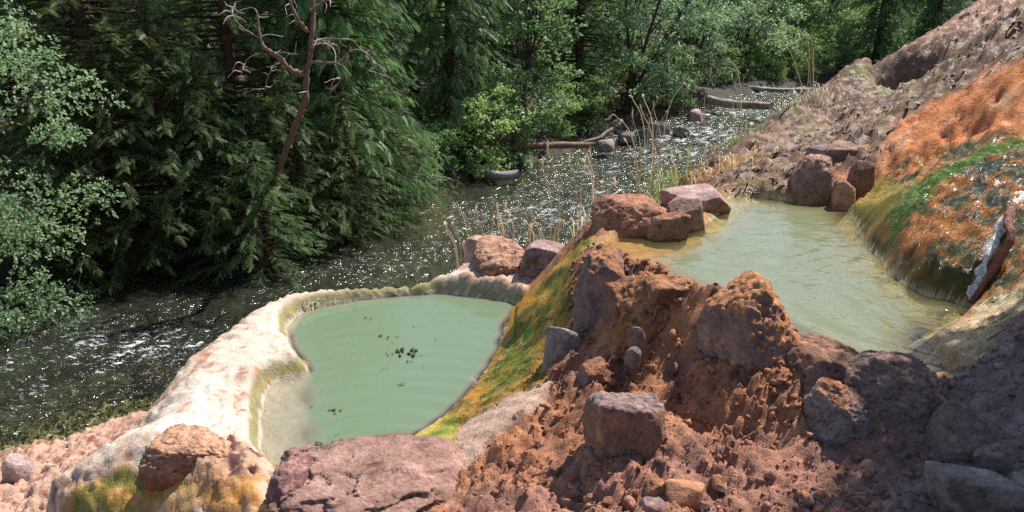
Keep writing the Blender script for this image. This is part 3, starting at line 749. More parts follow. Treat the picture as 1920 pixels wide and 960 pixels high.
def rock(name, label, cat, c, size, seed, base=GREYV, mud=0.0, mudc=MUD, planes=None, sub=5, sharp=12, rz=0.0, tilt=(0, 0), rough=1.0, group=None, stain=None, wet=0.08, pale=None, nrand=9, chips=26, cracks=0.0):
    """c: centre, size: half extents"""
    v, f = rock_shape(seed, planes, sub, sharp, rough, nrand, chips, cracks)
    nrm = np.zeros_like(v); fn = np.cross(v[f[:, 1]] - v[f[:, 0]], v[f[:, 2]] - v[f[:, 0]])
    for k in range(3): np.add.at(nrm, f[:, k], fn)
    v = v * np.asarray(size)
    nrm = nrm / np.asarray(size); nrm /= np.linalg.norm(nrm, axis=1)[:, None] + 1e-9
    def rot(p):
        a, b = tilt
        x, y, z = p.T
        y, z = y * math.cos(a) - z * math.sin(a), y * math.sin(a) + z * math.cos(a)
        x, z = x * math.cos(b) + z * math.sin(b), -x * math.sin(b) + z * math.cos(b)
        x, y = x * math.cos(rz) - y * math.sin(rz), x * math.sin(rz) + y * math.cos(rz)
        return np.stack([x, y, z], 1)
    v = rot(v); nrm = rot(nrm)
    w = v + np.asarray(c)
    a1 = fbm(w[:, 0] * 6, w[:, 1] * 6, w[:, 2] * 6 + seed, 4); a2 = fbm(w[:, 0] * 24, w[:, 1] * 24, w[:, 2] * 24, 3); a3 = perlin(w[:, 0] * 60, w[:, 1] * 60, w[:, 2] * 60)
    b = np.array(base, np.float32)
    col = np.tile(b, (len(v), 1))
    col = mixc(col, b * 1.5, sstep(0, .5, a1 + .3 * a2)); col = mixc(col, b * np.array([.5, .42, .40]), sstep(.1, .5, -a1 + .5 * a2) * .9)
    if pale is not None: col = mixc(col, pale, sstep(.15, .45, a2 + .4 * a1))
    if stain is not None:
        hz = (v[:, 2] - v[:, 2].min()) / np.ptp(v[:, 2]); col = mixc(col, stain, sstep(.65, .3, hz + .25 * a1))
    if mud > 0:
        mm = sstep(0.75 - mud * 0.8, 1.0 - mud * 0.75, nrm[:, 2] + 0.55 * a1 + 0.35 * a2)
        mc = np.tile(np.array(mudc, np.float32), (len(v), 1)); mc = mixc(mc, np.array(mudc) * 1.5, sstep(0, .5, a2)); mc = mixc(mc, np.array(mudc) * .5, sstep(.1, .4, a3 * .6 - a2))
        col = col + (mc - col) * mm[:, None]
        lumpy = 0.018 * fbm(w[:, 0] * 26, w[:, 1] * 26, w[:, 2] * 26, 4, .66, 2.1, 0)
        v = v + nrm * (mm * (0.006 + lumpy))[:, None]
    me = mesh_np(name, v, [f], M['rock'], col, {"wet": np.full(len(v), wet)})
    return link(name, me, None, label, cat, group, None, tuple(c))

def place(name, label, px0, px1, ptop, pbase, dy, seed, cat="rock", dist=None, sink=0.25, apron=0.0, **kw):
    """rock from its outline in the photograph: left, right, top, foot; dy = half depth in metres"""
    pc = 0.5 * (px0 + px1)
    if dist is None:
        g = hit(pc, pbase); yb, zb = g[1], g[2]
    else:
        d = ray(pc, pbase); yb = dist; zb = CAM_Z + d[2] / d[1] * dist
    yc = yb + dy * 0.75
    d = ray(pc, ptop); zt = CAM_Z + d[2] / d[1] * (yc + 0.1 * dy)
    t = yc / ray(pc, 0.5 * (ptop + pbase))[1]
    hw = (px1 - px0) / FPX * t / 2
    h = max(zt - zb, 0.02)
    if sink < .6: sink += .35
    hh = h * (1 + sink) / 2
    xc = (pc - 960) / FPX * t
    if apron: APRON.append(((xc, yc), (hw, dy), apron * h))
    return rock(name, label, cat, (xc, yc, zt - hh), (hw * 1.03, dy, hh), seed, **kw)

APRON = []
# the big ones at the front
place("boulder", "broad flat pink boulder at the near edge of the lower green pool", 512, 905, 860, 990, .33, 11, "boulder", dist=2.72, sink=1.2, chips=14, cracks=1.0, base=(0.31, 0.17, 0.13), mud=0, rough=1.6, sub=6, sharp=14, rz=.12, pale=(.40,.24,.20), planes=[((.35,-.75,.55), .80), ((-.30,.05,1), .74), ((.50,.05,.9), .80), ((-.8,.1,.6), .98)], tilt=(.06,.06), nrand=4)
place("boulder", "dark red wet rock propped against the left end of the flat pink boulder", 508, 585, 866, 975, .14, 12, "boulder", dist=2.86, sink=.8, base=(.20,.09,.085), sharp=9, mud=.2, mudc=(.33,.16,.14), wet=.5)
place("boulder", "square grey-brown block rock with shaded front face standing in the mud", 1098, 1255, 738, 882, .125, 21, "boulder", cracks=.4, sink=.3, apron=0.3, base=(.25,.135,.09), sub=6, sharp=18, mud=.35, mudc=(.27,.17,.15), planes=[((0,-1,.12), .82), ((-1,-.1,.0), .86), ((.1,.1,1), .86), ((1,-.4,.2), .95)], rz=.14, nrand=0, chips=5)
place("boulder", "tall dark boulder with steep left face at the head of the algae slope", 1066, 1215, 462, 665, .20, 31, "boulder", dist=3.74, sink=.35, apron=0.08, base=(.20,.125,.115), sub=6, sharp=11, mud=.36, mudc=(.32,.135,.06), planes=[((-1,-.35,.05), .74), ((-.3,-1,.35), .80), ((.55,-.1,.8), .80), ((-.15,.1,1), .95)], nrand=7)
place("boulder", "orange mud-plastered shoulder of rock beside the tall dark boulder", 1140, 1325, 505, 700, .26, 32, "boulder", dist=3.44, sink=.3, apron=0.15, base=(.22,.12,.09), sub=6, sharp=7, mud=1.0, mudc=(.31,.13,.055), planes=[((.6,-.2,.75), .62), ((-.3,-.7,.6), .8)], rough=1.5)
place("rock", "mud-coated ledge of rock facing left beside the tall dark boulder", 1128, 1204, 528, 648, .09, 34, sink=.6, dist=3.60, base=(.21,.115,.085), sharp=16, mud=.7, mudc=(.31,.13,.055), planes=[((-1,-.3,.05), .7), ((.3,-.6,.8), .8)], nrand=3, chips=12)
place("rock", "thin overhanging shelf of earthy rock near the crest above the mud bank", 1206, 1306, 520, 572, .10, 35, sink=.3, dist=3.52, base=(.20,.105,.075), sharp=14, mud=.8, mudc=(.33,.14,.06), planes=[((.2,-1,-.35), .75), ((.35,0,1), .8)], nrand=3, chips=14)
place("boulder", "rounded mud-crusted boulder with a bare purple facet, at the near shore of the upper pool", 1312, 1500, 512, 720, .20, 41, "boulder", dist=3.05, cracks=.5, sink=.3, apron=.25, base=(.235,.15,.13), sub=6, sharp=11, mud=.62, mudc=(.42,.18,.075), planes=[((-.9,-.45,.15), .78), ((.7,-.1,.65), .82), ((.25,-.8,.6), .86), ((-.2,0,1), .92)], nrand=6)
place("boulder", "low mud-topped boulder right of the purple-faceted boulder", 1420, 1650, 628, 775, .21, 51, "boulder", dist=2.92, sink=.4, apron=0.2, base=(.185,.115,.10), sub=6, sharp=8, mud=.72, mudc=(.24,.115,.07), rough=1.4, planes=[((.2,.1,1), .85), ((-.8,-.4,.4), .85)])
place("boulder", "angular dark brown boulder in dappled shade below the upper pool", 1570, 1775, 660, 800, .19, 52, "boulder", dist=2.74, cracks=.6, sink=.4, apron=0.2, base=(.20,.13,.11), sub=6, sharp=14, mud=.3, mudc=(.25,.15,.11), planes=[((-.35,-.8,.5), .78), ((.6,-.3,.75), .80), ((0,.3,1), .88)], nrand=5)
place("boulder", "jagged grey rock jutting left from under the angular dark boulder", 1508, 1625, 715, 812, .12, 53, "boulder", dist=2.72, cracks=.8, sink=.3, apron=0.3, base=(.24,.18,.165), sub=6, sharp=13, mud=.15, planes=[((-.6,-.6,.5), .8), ((.2,-.4,.9), .8)], tilt=(0, -.25))
place("rock", "blue-grey wedge rock at the foot of the tall dark boulder", 1016, 1096, 604, 728, .09, 61, sink=.3, dist=3.62, apron=0.25, base=(.25,.20,.20), sharp=16, planes=[((-.7,-.6,.4), .78), ((.5,-.75,.2), .82), ((.1,.2,1), .86)], nrand=5)
place("rock", "small brown cube of rock tucked right of the blue-grey wedge rock", 1082, 1134, 680, 736, .07, 62, sink=.4, apron=0.35, base=(.21,.12,.10), sharp=15, mud=.3, nrand=4)
place("rock", "small mauve stone poking from the orange mud, the upper of two", 1180, 1208, 612, 640, .03, 63, sink=.5, base=(.24,.16,.14), sharp=14, dist=3.36)
place("rock", "small mauve stone poking from the orange mud, the lower of two", 1174, 1202, 650, 674, .03, 64, sink=.5, base=(.22,.15,.13), sharp=14, dist=3.28)
place("rock", "pointed dark stone lying on the shaded path", 1758, 1868, 778, 866, .09, 71, sink=.3, base=(.17,.12,.105), sharp=14, mud=.2, mudc=(.2,.13,.1), planes=[((-.5,-.5,.7), .72), ((.6,-.3,.7), .74)])
place("rock", "small shaded stone just below the pointed dark stone", 1830, 1896, 842, 892, .06, 72, sink=.3, base=(.19,.14,.12), sharp=12, mud=.3, mudc=(.2,.13,.1))
place("rock", "pale grey angular slab stone at the lower right corner", 1768, 1906, 886, 964, .075, 73, sink=.25, base=(.25,.20,.17), sharp=20, planes=[((0,-1,.05), .8), ((.05,.1,1), .82), ((-.8,-.6,.1), .86)], rz=-.2, nrand=1, chips=6, rough=.6)
place("rock", "flat stone half hidden behind the pale grey slab stone", 1885, 1945, 893, 945, .06, 74, sink=.3, base=(.26,.21,.18), sharp=12)
place("rock", "orange stone catching sun on the front path", 1246, 1318, 904, 950, .045, 81, sink=.2, base=(.42,.19,.095), sharp=16, planes=[((-.3,-.6,.7), .8), ((.3,.1,1), .85)], nrand=4, rough=.6, pale=(.5,.28,.17), chips=8)
place("rock", "brown split stone leaning on the left of the orange stone", 1206, 1252, 902, 940, .04, 82, sink=.3, base=(.30,.15,.09), sharp=14, mud=.3)
place("rock", "flat mauve stone below the orange stone", 1198, 1254, 936, 966, .045, 83, sink=.4, base=(.36,.22,.20), sharp=10)
# rocks round the far end of the upper pool
place("boulder", "red boulder with an earthy top at the far left shore of the upper pool", 1110, 1250, 368, 444, .24, 91, "boulder", dist=5.0, sink=.4, base=(.27,.14,.10), sub=6, sharp=12, mud=.6, mudc=(.34,.15,.085), planes=[((-.8,-.7,.15), .78), ((-.2,-.8,.55), .86), ((.1,0,1), .9)], nrand=5, stain=(.30,.14,.05))
place("rock", "small square-cut rock at the waterline in front of the earthy red boulder", 1208, 1286, 402, 446, .10, 92, sink=.4, dist=4.92, base=(.29,.165,.11), sharp=16, stain=(.26,.19,.04), mud=.3, nrand=4)
place("rock", "sunlit pinkish rock with mossy foot beside the earthy red boulder", 1248, 1314, 364, 424, .13, 93, sink=.4, dist=5.1, base=(.40,.25,.19), sharp=13, stain=(.24,.20,.04), planes=[((-.5,-.3,.8), .8)], nrand=5)
place("boulder", "smooth mauve-topped boulder with tan underside at the far corner of the upper pool", 1268, 1366, 346, 402, .17, 94, "boulder", dist=5.45, sink=.4, base=(.36,.235,.20), sub=6, sharp=15, stain=(.42,.21,.08), planes=[((.4,-.9,-.25), .72), ((-.15,-.1,1), .8), ((.75,-.1,.65), .85)], nrand=1, chips=10, rough=.6)
place("boulder", "large brown boulder sitting in water at the back of the upper pool", 1484, 1574, 288, 382, .19, 101, "boulder", dist=5.78, sink=.3, base=(.26,.135,.10), sub=6, sharp=10, mud=.35, mudc=(.36,.2,.14), stain=(.34,.16,.07), planes=[((-.3,-.7,.5), .85), ((.8,-.3,.3), .85)])
place("rock", "dark flat-topped rock wedged between brown boulder and orange hillside", 1536, 1618, 266, 322, .16, 102, sink=.5, dist=6.15, base=(.19,.115,.095), sharp=13, mud=.3, mudc=(.3,.17,.12), nrand=5)
place("rock", "upright brown stone with orange lower half right of the brown boulder", 1592, 1638, 302, 362, .08, 103, sink=.35, dist=5.72, base=(.24,.12,.085), sharp=12, stain=(.48,.17,.04))
place("rock", "bright orange block of rock at the foot of the orange slope", 1614, 1674, 266, 322, .13, 104, sink=.5, dist=6.05, base=(.55,.24,.055), sharp=17, nrand=0, chips=6, pale=(.58,.36,.16), planes=[((0,-1,.1), .85), ((.1,0,1), .85)])
place("rock", "small wet stone between the brown boulder and the upright stone", 1562, 1602, 334, 384, .07, 105, sink=.4, dist=5.62, base=(.36,.19,.11), sharp=9, wet=.6)
place("rock", "knob of grey rock on top of the dark flat-topped rock", 1522, 1566, 270, 298, .09, 106, sink=.6, dist=6.25, base=(.26,.18,.16), sharp=10)
# rocks on the far rim of the lower pool
place("rock", "pink slab rock perched above the river on the far rim of the lower pool", 868, 930, 440, 486, .12, 111, sink=.5, dist=6.0, base=(.42,.27,.24), sharp=14, mud=.2, mudc=(.45,.27,.2), planes=[((.5,0,.85), .8), ((-1,-.2,0), .8)], nrand=4)
place("rock", "earth-covered rock with a dark square-cut left side on the far rim", 876, 1000, 456, 520, .20, 112, sink=.4, dist=5.72, base=(.24,.13,.10), sub=6, sharp=11, mud=.85, mudc=(.42,.22,.14), planes=[((-1,-.35,.0), .82), ((.3,-.4,.85), .78)], nrand=5)
place("rock", "grey-brown overhanging rock at the right end of the far rim", 974, 1068, 448, 516, .17, 113, sink=.4, dist=5.62, base=(.27,.17,.145), sub=6, sharp=12, pale=(.42,.31,.26), planes=[((-.3,-.9,-.2), .78), ((.1,0,1), .82)], nrand=5)
# on the travertine rim
place("rock", "brown crusty rock sitting on the front of the white rim", 274, 442, 812, 892, .16, 121, sink=.5, base=(.34,.18,.115), sub=6, sharp=8, mud=.5, mudc=(.46,.25,.15), rough=1.7, planes=[((.45,-.85,.1), .7), ((.6,.1,.75), .78)], stain=(.22,.13,.06))
place("rock", "dark wet stone at the tip of the rim spur in the lower pool", 538, 580, 676, 708, .05, 122, sink=.8, dist=4.42, base=(.20,.12,.10), sharp=9, wet=.8)
place("rock", "rounded grey-pink cobble on the riverside ledge", 8, 64, 856, 900, .10, 123, sink=.5, base=(.36,.26,.23), sharp=8)
# stones standing in the river
place("rock", "dark rock breaking the river surface with a white splash", 246, 300, 660, 688, .18, 131, sink=2.5, dist=8.75, base=(.10,.07,.06), sharp=8, wet=1.0)
place("rock", "pale pink stone at the far river edge under the leaning trees", 1290, 1318, 205, 224, .25, 132, sink=1.0, dist=25.5, base=(.40,.28,.25), sharp=9)
for i, (a, b, c_, d_, yy) in enumerate([(1215, 1256, 228, 246, 23.2), (1262, 1290, 234, 248, 23.0), (1160, 1192, 246, 260, 21.6), (1120, 1150, 262, 276, 20.0), (1196, 1222, 240, 252, 22.6)]):
    place("rock", ["low grey stone in the riffle, left of the stone nearest the leaning alder", "low grey stone in the riffle nearest the leaning alder", "low grey stone in the riffle beside the end of the thin brown log", "low grey stone at the water's edge before the thin brown log", "low grey stone in the riffle midway along the far bank stones"][i], a, b, c_, d_, .25, 140 + i, sink=1.0, dist=yy, base=(.26,.21,.18), sharp=8, group="grey stones in the riffle", sub=4)

def rel_label(head, px, py, anchors):
    n_, ax, ay = min(anchors, key=lambda a: ((px - a[1]) ** 2 + ((py - a[2]) * 1.6) ** 2))
    dx, dy = px - ax, (py - ay) * 1.6
    if abs(dx) > 2.2 * abs(dy): r_ = "right of" if dx > 0 else "left of"
    elif abs(dy) > 2.2 * abs(dx): r_ = "in front of" if dy > 0 else "behind"
    else: r_ = ("in front and " if dy > 0 else "behind and ") + ("right of" if dx > 0 else "left of")
    far_ = "close " if math.hypot(dx, dy) < 75 else "well " if math.hypot(dx, dy) > 130 else ""
    return "%s %s%s the %s" % (head, far_, r_, n_)
FRONT = [("square grey-brown block rock", 1175, 840), ("orange stone on the front path", 1282, 928), ("flat pink boulder", 860, 930), ("jagged grey rock", 1565, 800), ("pointed dark stone", 1815, 830), ("pale grey slab stone", 1830, 930), ("angular dark brown boulder", 1690, 770), ("tall dark boulder", 1130, 600), ("purple-faceted boulder", 1400, 660), ("low mud-topped boulder", 1500, 720), ("cobble on the riverside ledge", 36, 880)]
# loose stones on the front path: alike, individually placed
rs_ = np.random.RandomState(5)
spots = [(1040,888,26),(1078,915,24),(1020,912,16),(1105,938,22),(985,935,24),(1060,945,18),(1140,948,18),(1350,915,34),(1375,948,22),(1440,940,26),(1505,938,30),(1545,945,44),(1585,925,18),(1620,948,32),(1660,935,24),(1700,950,26),(1735,940,22),(1480,905,16),(950,905,18),(1320,952,18),(1410,905,15),(1570,860,20),(1640,880,18),(1700,890,20),(1735,865,16),(1895,780,14),(1815,742,16),(1690,820,14),(1470,790,14),(1390,770,12),(1290,830,15),(1010,835,16),(960,870,14),(930,930,20),(1170,925,13),(1230,895,12)]
for i, (px, py, w) in enumerate(spots):
    g = hit(px, py); t = g[1] / ray(px, py)[1]; hw = w / FPX * t / 2
    shade = rs_.uniform(.7, 1.25); b = [(.30,.20,.175), (.36,.22,.17), (.27,.15,.11), (.33,.25,.22)][i % 4]
    lab = rel_label("%s %s stone" % (("tiny" if w < 17 else "small" if w < 27 else "palm-sized"), ("brown", "pinkish brown", "dark brown", "mauve-grey")[i % 4]), px, py, FRONT)
    rock("stone", lab, "stone", (g[0], g[1] + hw * .4, g[2] + hw * .12), (hw, hw * rs_.uniform(.6, .9), hw * rs_.uniform(.35, .6)), 200 + i, base=tuple(np.array(b) * shade), sub=4, sharp=12, rz=rs_.uniform(0, 3), rough=.7, tilt=(rs_.uniform(-.25, .25), rs_.uniform(-.25, .25)), group="small stones on the front path", mud=.15)

# earth banked up round the foot of the stones, then the sheet itself
lift = np.zeros(len(X))
for (rc, rh, amt) in APRON:
    j = np.where((np.abs(X - rc[0]) < rh[0] * 2.4) & (np.abs(Y - rc[1]) < rh[1] * 2.6 + .1))[0]
    dd = np.sqrt(((X[j] - rc[0]) / (rh[0] + .03)) ** 2 + ((Y[j] - rc[1]) / (rh[1] + .03)) ** 2) + .25 * perlin(X[j] * 6, Y[j] * 6, 2.0)
    lift[j] = np.maximum(lift[j], amt * sstep(1.7, 0.85, dd) * (.8 + .3 * perlin(X[j] * 7, Y[j] * 7, 4.0)))
Hd = Hd + lift * w_mud * (I['dl'] > .05) * sstep(.05, .20, I['du'])
verts = np.stack([X, Y, Hd], 1)
def sub_sheet(sel, name, mat):
    q = quads[sel]; u, inv = np.unique(q, return_inverse=True)
    return mesh_np(name, verts[u], [inv.reshape(-1, 4)], mat, col[u], {"wet": wet[u]})
link("ground", sub_sheet(fid == 0, "ground", M['ground']), kind="structure")
link("hillside", sub_sheet(fid == 1, "hillside", M['hillside']), kind="structure")
rim = link("travertine_rim", sub_sheet(fid == 2, "travertine_rim", M['travertine']), None, "curved white travertine rim between the lower green pool and the river", "rock rim")
link("algae_spillway", sub_sheet(fid == 3, "algae_spillway", M['algae']), None, "ochre and green algae-coated slope spilling from upper pool into lower pool", "algae slope")
link("algae_mound", sub_sheet(fid == 4, "algae_mound", M['algae']), None, "big wet orange and dark green mound beside the upper pool", "algae mound")

# ---------------------------------------------------------------- crumbs, litter, twigs
def scatter_pick(wt, count, seed):
    rr = np.random.RandomState(seed)
    ya, sa = (Y + OFF), np.ones(len(Y))
    area = ya ** 2                                   # each grid cell's size grows with distance
    p = wt * area; p = p / p.sum()
    k = rr.choice(len(X), count, p=p)
    a = np.arctan2(0, 1)
    jx = rr.uniform(-.5, .5, count) * (S1 - S0) / SN * (Y[k] + OFF); jy = rr.uniform(-.5, .5, count) * math.log((Y1 + OFF) / (Y0 + OFF)) / YN * (Y[k] + OFF)
    return k, np.stack([X[k] + jx, Y[k] + jy, Hd[k]], 1), rr
def rand_rot(rr, n):
    q = rr.normal(size=(n, 4)); q /= np.linalg.norm(q, axis=1)[:, None]
    w, x, y, z = q.T
    return np.stack([np.stack([1-2*(y*y+z*z), 2*(x*y-z*w), 2*(x*z+y*w)], -1), np.stack([2*(x*y+z*w), 1-2*(x*x+z*z), 2*(y*z-x*w)], -1), np.stack([2*(x*z-y*w), 2*(y*z+x*w), 1-2*(x*x+y*y)], -1)], 1)
def scatter_mesh(name, tv, tf, pos, Rm, sc, colr, mat, wetv, smooth=True):
    k, m = len(pos), len(tv)
    V = np.einsum('kij,kmj->kmi', Rm, tv[None] * sc[:, None, :]) + pos[:, None, :]
    F = (tf[None] + (np.arange(k) * m)[:, None, None]).reshape(-1, tf.shape[1])
    cc = np.repeat(colr, m, 0)
    return mesh_np(name, V.reshape(-1, 3), [F], mat, cc, {"wet": np.full(k * m, wetv)}, smooth)
wm = w_mud * (Hh > 2.05) * (I['dl'] > .04) * (I['du'] > .05) * (Y < 5.2) * (np.abs(X) < 3) * (.15 + patch + .5 * sstep(3.1, 2.6, Y))
k, pos, rr = scatter_pick(wm, 12500, 3)
s_ = rr.gamma(2.2, .0024, len(k))[:, None].clip(.0018, .015) * rr.uniform(.6, 1.3, (len(k), 3))
cr = col[k] * rr.uniform(.85, 1.3, (len(k), 1))
tv = np.array([[1,0,0],[-1,0,0],[0,1,0],[0,-1,0],[0,0,1],[0,0,-1]], float); tf = np.array([[0,2,4],[2,1,4],[1,3,4],[3,0,4],[2,0,5],[1,2,5],[3,1,5],[0,3,5]])
link("mud_crumbs", scatter_mesh("mud_crumbs", tv * (1 + .25 * rr.normal(size=(len(tv), 1))), tf, pos + [0, 0, .002], rand_rot(rr, len(k)), s_, cr, M['ground'], .05, False), kind="stuff")
# fist-sized clods stuck in the bank
wc = w_mud * (Hh > 2.3) * (I['dl'] > .06) * (I['du'] > .04) * (Y < 4.8) * (Y > 2.3) * (X > .1) * (X < 2.2) * (.3 + sstep(.35, .9, slope) * 1.5) * (.3 + patch)
k, pos, rr = scatter_pick(wc, 2000, 31)
cl = Buf()
protos = []
for q in range(6):
    pv, pf = ico(2); pv = pv * (1 + 1.3 * fbm(pv[:, 0] * 1.6 + q * 5, pv[:, 1] * 1.3, pv[:, 2] * 1.3, 3, .6)[:, None]); protos.append((pv, pf))
Rr = rand_rot(rr, len(k)); sz_ = rr.gamma(2.0, .0040, len(k)).clip(.004, .020)
for q in range(len(k)):
    pv, pf = protos[q % 6]; v_ = (pv * sz_[q] * rr.uniform(.7, 1.3, 3)) @ Rr[q].T + pos[q] + [0, 0, sz_[q] * .15]
    cv = np.tile(col[k[q]] * rr.uniform(.8, 1.25), (len(v_), 1)); cl.add(v_, pf, cv)
me = cl.mesh("mud_clods", M['ground']); me.attributes.new("wet", 'FLOAT', 'POINT')
link("mud_clods", me, kind="stuff")
# needles and twiglets lying on the mud and path
prism = np.array([[-1, -1, 0], [-1, 1, 0], [-1, 0, 1.4], [1, -.6, 0], [1, .6, 0], [1, 0, 1]], float)
prf = np.array([[0, 1, 4], [0, 4, 3], [1, 2, 5], [1, 5, 4], [2, 0, 3], [2, 3, 5]])
def flat_rot(rr, n, tilt=.25):
    a = rr.uniform(0, 2 * math.pi, n); b = rr.normal(0, tilt, n)
    ca, sa, cb, sb = np.cos(a), np.sin(a), np.cos(b), np.sin(b); z = np.zeros(n); o = np.ones(n)
    Ra = np.stack([np.stack([ca, -sa, z], -1), np.stack([sa, ca, z], -1), np.stack([z, z, o], -1)], 1)
    Rb = np.stack([np.stack([cb, z, sb], -1), np.stack([z, o, z], -1), np.stack([-sb, z, cb], -1)], 1)
    return Ra @ Rb
k, pos, rr = scatter_pick(wm + w_path * .6 * (Y < 4.5) + w_slab * .2, 5200, 9)
s_ = np.stack([rr.gamma(3, .0045, len(k)).clip(.004, .05), np.full(len(k), .0011), np.full(len(k), .0011)], 1)
cr = np.where(rr.rand(len(k), 1) < .25, np.array([[.42, .27, .17]]), np.array([[.22, .10, .055]])) * rr.uniform(.6, 1.3, (len(k), 1))
link("needle_litter", scatter_mesh("needle_litter", prism, prf, pos + [0, 0, .004], flat_rot(rr, len(k)), s_, cr, M['ground'], 0), kind="stuff")
# wet leaf and root litter matted over the hillside
k, pos, rr = scatter_pick(w_hill * (Y < 20) * (Hh > .8) * (1 / (Y + 2)), 21000, 13)
L_ = rr.gamma(2.5, .010, len(k)).clip(.010, .09)
s_ = np.stack([L_, L_ * rr.uniform(.10, .28, len(k)), L_ * .12], 1)
arch = np.array([[-1, 0, -.2], [-.45, -.9, .8], [-.45, .9, .9], [.45, -.8, .9], [.45, .8, .7], [1, 0, -.3]], float)
arf = np.array([[0, 1, 2], [1, 3, 2], [2, 3, 4], [3, 5, 4]])
pal = np.array([[.16, .08, .05], [.24, .15, .09], [.10, .055, .04], [.20, .17, .06], [.33, .22, .14]])
cr = pal[rr.choice(5, len(k), p=[.34, .2, .24, .12, .10])] * rr.uniform(.7, 1.3, (len(k), 1))
link("hillside_litter", scatter_mesh("hillside_litter", arch, arf, pos + [0, 0, .01], flat_rot(rr, len(k), .3), s_, cr, M['hillside'], .9), kind="stuff")

twigs = [((1160,650),(1195,600)),((1000,896),(1055,884)),((1305,866),(1325,838)),((1012,918),(1022,905)),((1120,628),(1160,640)),((1238,690),(1300,676)),((1270,742),(1330,726)),((1450,640),(1475,632)),((1850,640),(1900,612)),((1560,648),(1598,668)),((1690,905),(1735,895)),((1180,795),(1192,770)),((1840,735),(1880,728)),((1090,958),(1135,948)),((1390,828),(1432,806)),((1760,905),(1790,893)),((20,930),(34,955)),((115,795),(128,826))]
tl = ["bare twig lying on the orange mud bank", "pale stick on the front path beside the pink boulder"]
for i, (a, b) in enumerate(twigs):
    A, B = hit(*a), hit(*b)
    m = (A + B) / 2 + [0, 0, .010]
    B = np.array(B); V, F = tube([A + [0, 0, .006], m, B + [0, 0, .008]], [.0032, .0028, .0018], 5)
    cc = [(.40, .27, .18), (.22, .11, .07), (.30, .16, .10)][i % 3]
    me = mesh_np("twig", V - A, [F], M['rock'], np.tile(cc, (len(V), 1)), {"wet": np.zeros(len(V))})
    link("twig", me, None, rel_label("thin %s twig lying" % ("pale", "dark", "reddish")[i % 3], (a[0] + b[0]) / 2, (a[1] + b[1]) / 2, FRONT), "twig", "fallen twigs on the bank", None, tuple(A))

# scraps floating on the lower pool
rr = np.random.RandomState(21)
scraps = [(690,597,16,"torn leaf scrap floating alone near the far rim of the lower pool"),(720,632,22,"brown leaf cluster floating mid pool, left of the widest raft"),(748,630,14,None),(758,663,44,"widest raft of brown leaf scraps floating in mid pool"),(728,664,18,None),(787,665,12,None),(765,680,16,None),(720,692,12,None),(797,690,9,None),(752,721,18,"pale leaf scrap floating nearest the middle of the rippled water"),(818,637,9,None),(773,613,9,None),(735,642,9,None),(626,770,26,"tan leaf scrap drifting over the pale shallow shelf"),(603,830,22,"olive leaf scrap floating at the near end of the shelf"),(634,816,10,None),(588,763,12,None),(540,822,8,None),(492,772,12,None),(503,806,8,None),(482,842,9,None),(497,848,8,None)]
POOLA = [("widest raft of leaf scraps", 758, 663), ("dark stone at the rim spur", 560, 695), ("far pool rim", 770, 560), ("flat pink boulder", 640, 880), ("white rim", 480, 800)]
for px, py, w, lab in scraps:
    x, y = P(px, py, LOW_Z + .004); t = y / ray(px, py)[1]; hw = w / FPX * t / 2
    lab = lab or rel_label("tiny leaf scrap", px, py, POOLA)
    n_ = max(1, int(w / 4)); e = None
    if n_ > 1: e = empty("leaf_raft" if w > 40 else "leaf_scrap", (x, y, LOW_Z + .004), lab, "leaf scrap", "leaf scraps floating on the lower pool")
    for q in range(n_):
        ox, oy = (rr.uniform(-hw, hw), rr.uniform(-hw, hw) * .8) if n_ > 1 else (0, 0)
        a = rr.uniform(0, 6.28); l_ = rr.uniform(.35, .6) * max(hw * .7, .008); wd = l_ * rr.uniform(.4, .65)
        lv = np.array([[-l_, 0, 0], [0, -wd, .1 * l_], [0, wd, .15 * l_], [l_, 0, .3 * l_], [0, 0, -.003]])
        ca, sa = math.cos(a), math.sin(a); Rz = np.array([[ca, -sa, 0], [sa, ca, 0], [0, 0, 1]])
        c_ = np.array([[.14, .12, .05], [.20, .13, .06], [.10, .11, .045], [.32, .24, .14]][rr.randint(4)])
        me = mesh_np("leaf", lv @ Rz.T, [np.array([[0, 1, 2], [1, 3, 2], [0, 4, 1], [1, 4, 3], [3, 4, 2], [2, 4, 0]])], M['rock'], np.tile(c_, (5, 1)), {"wet": np.zeros(5)})
        if e: link("leaf", me, e, loc=(ox, oy, .003))
        else: link("leaf_scrap", me, None, lab, "leaf scrap", "leaf scraps floating on the lower pool", None, (x, y, LOW_Z + .006))

# scratched letters on the inside of the rim: U + E
mk = Buf()
def stroke(pts):
    q = []
    for px, py in pts:
        d = ray(px, py); X_ = d[0] * _T; Y_ = d[1] * _T; Z_ = CAM_Z + d[2] * _T
        g = hit(px, py); q.append(g - d * .012)
    tube_into(mk, bez(q, 7), .0035, (.70, .62, .44), 5)
stroke([(570,568),(571,575),(575,578),(579,575),(580,566)]); stroke([(583,573),(590,571)]); stroke([(586,568),(587,576)])
stroke([(594,566),(594,576)]); stroke([(594,566),(601,564)]); stroke([(594,571),(600,569)]); stroke([(594,576),(601,574)])
link("scratched_letters", mk.mesh("scratched_letters", M['travertine']), rim)

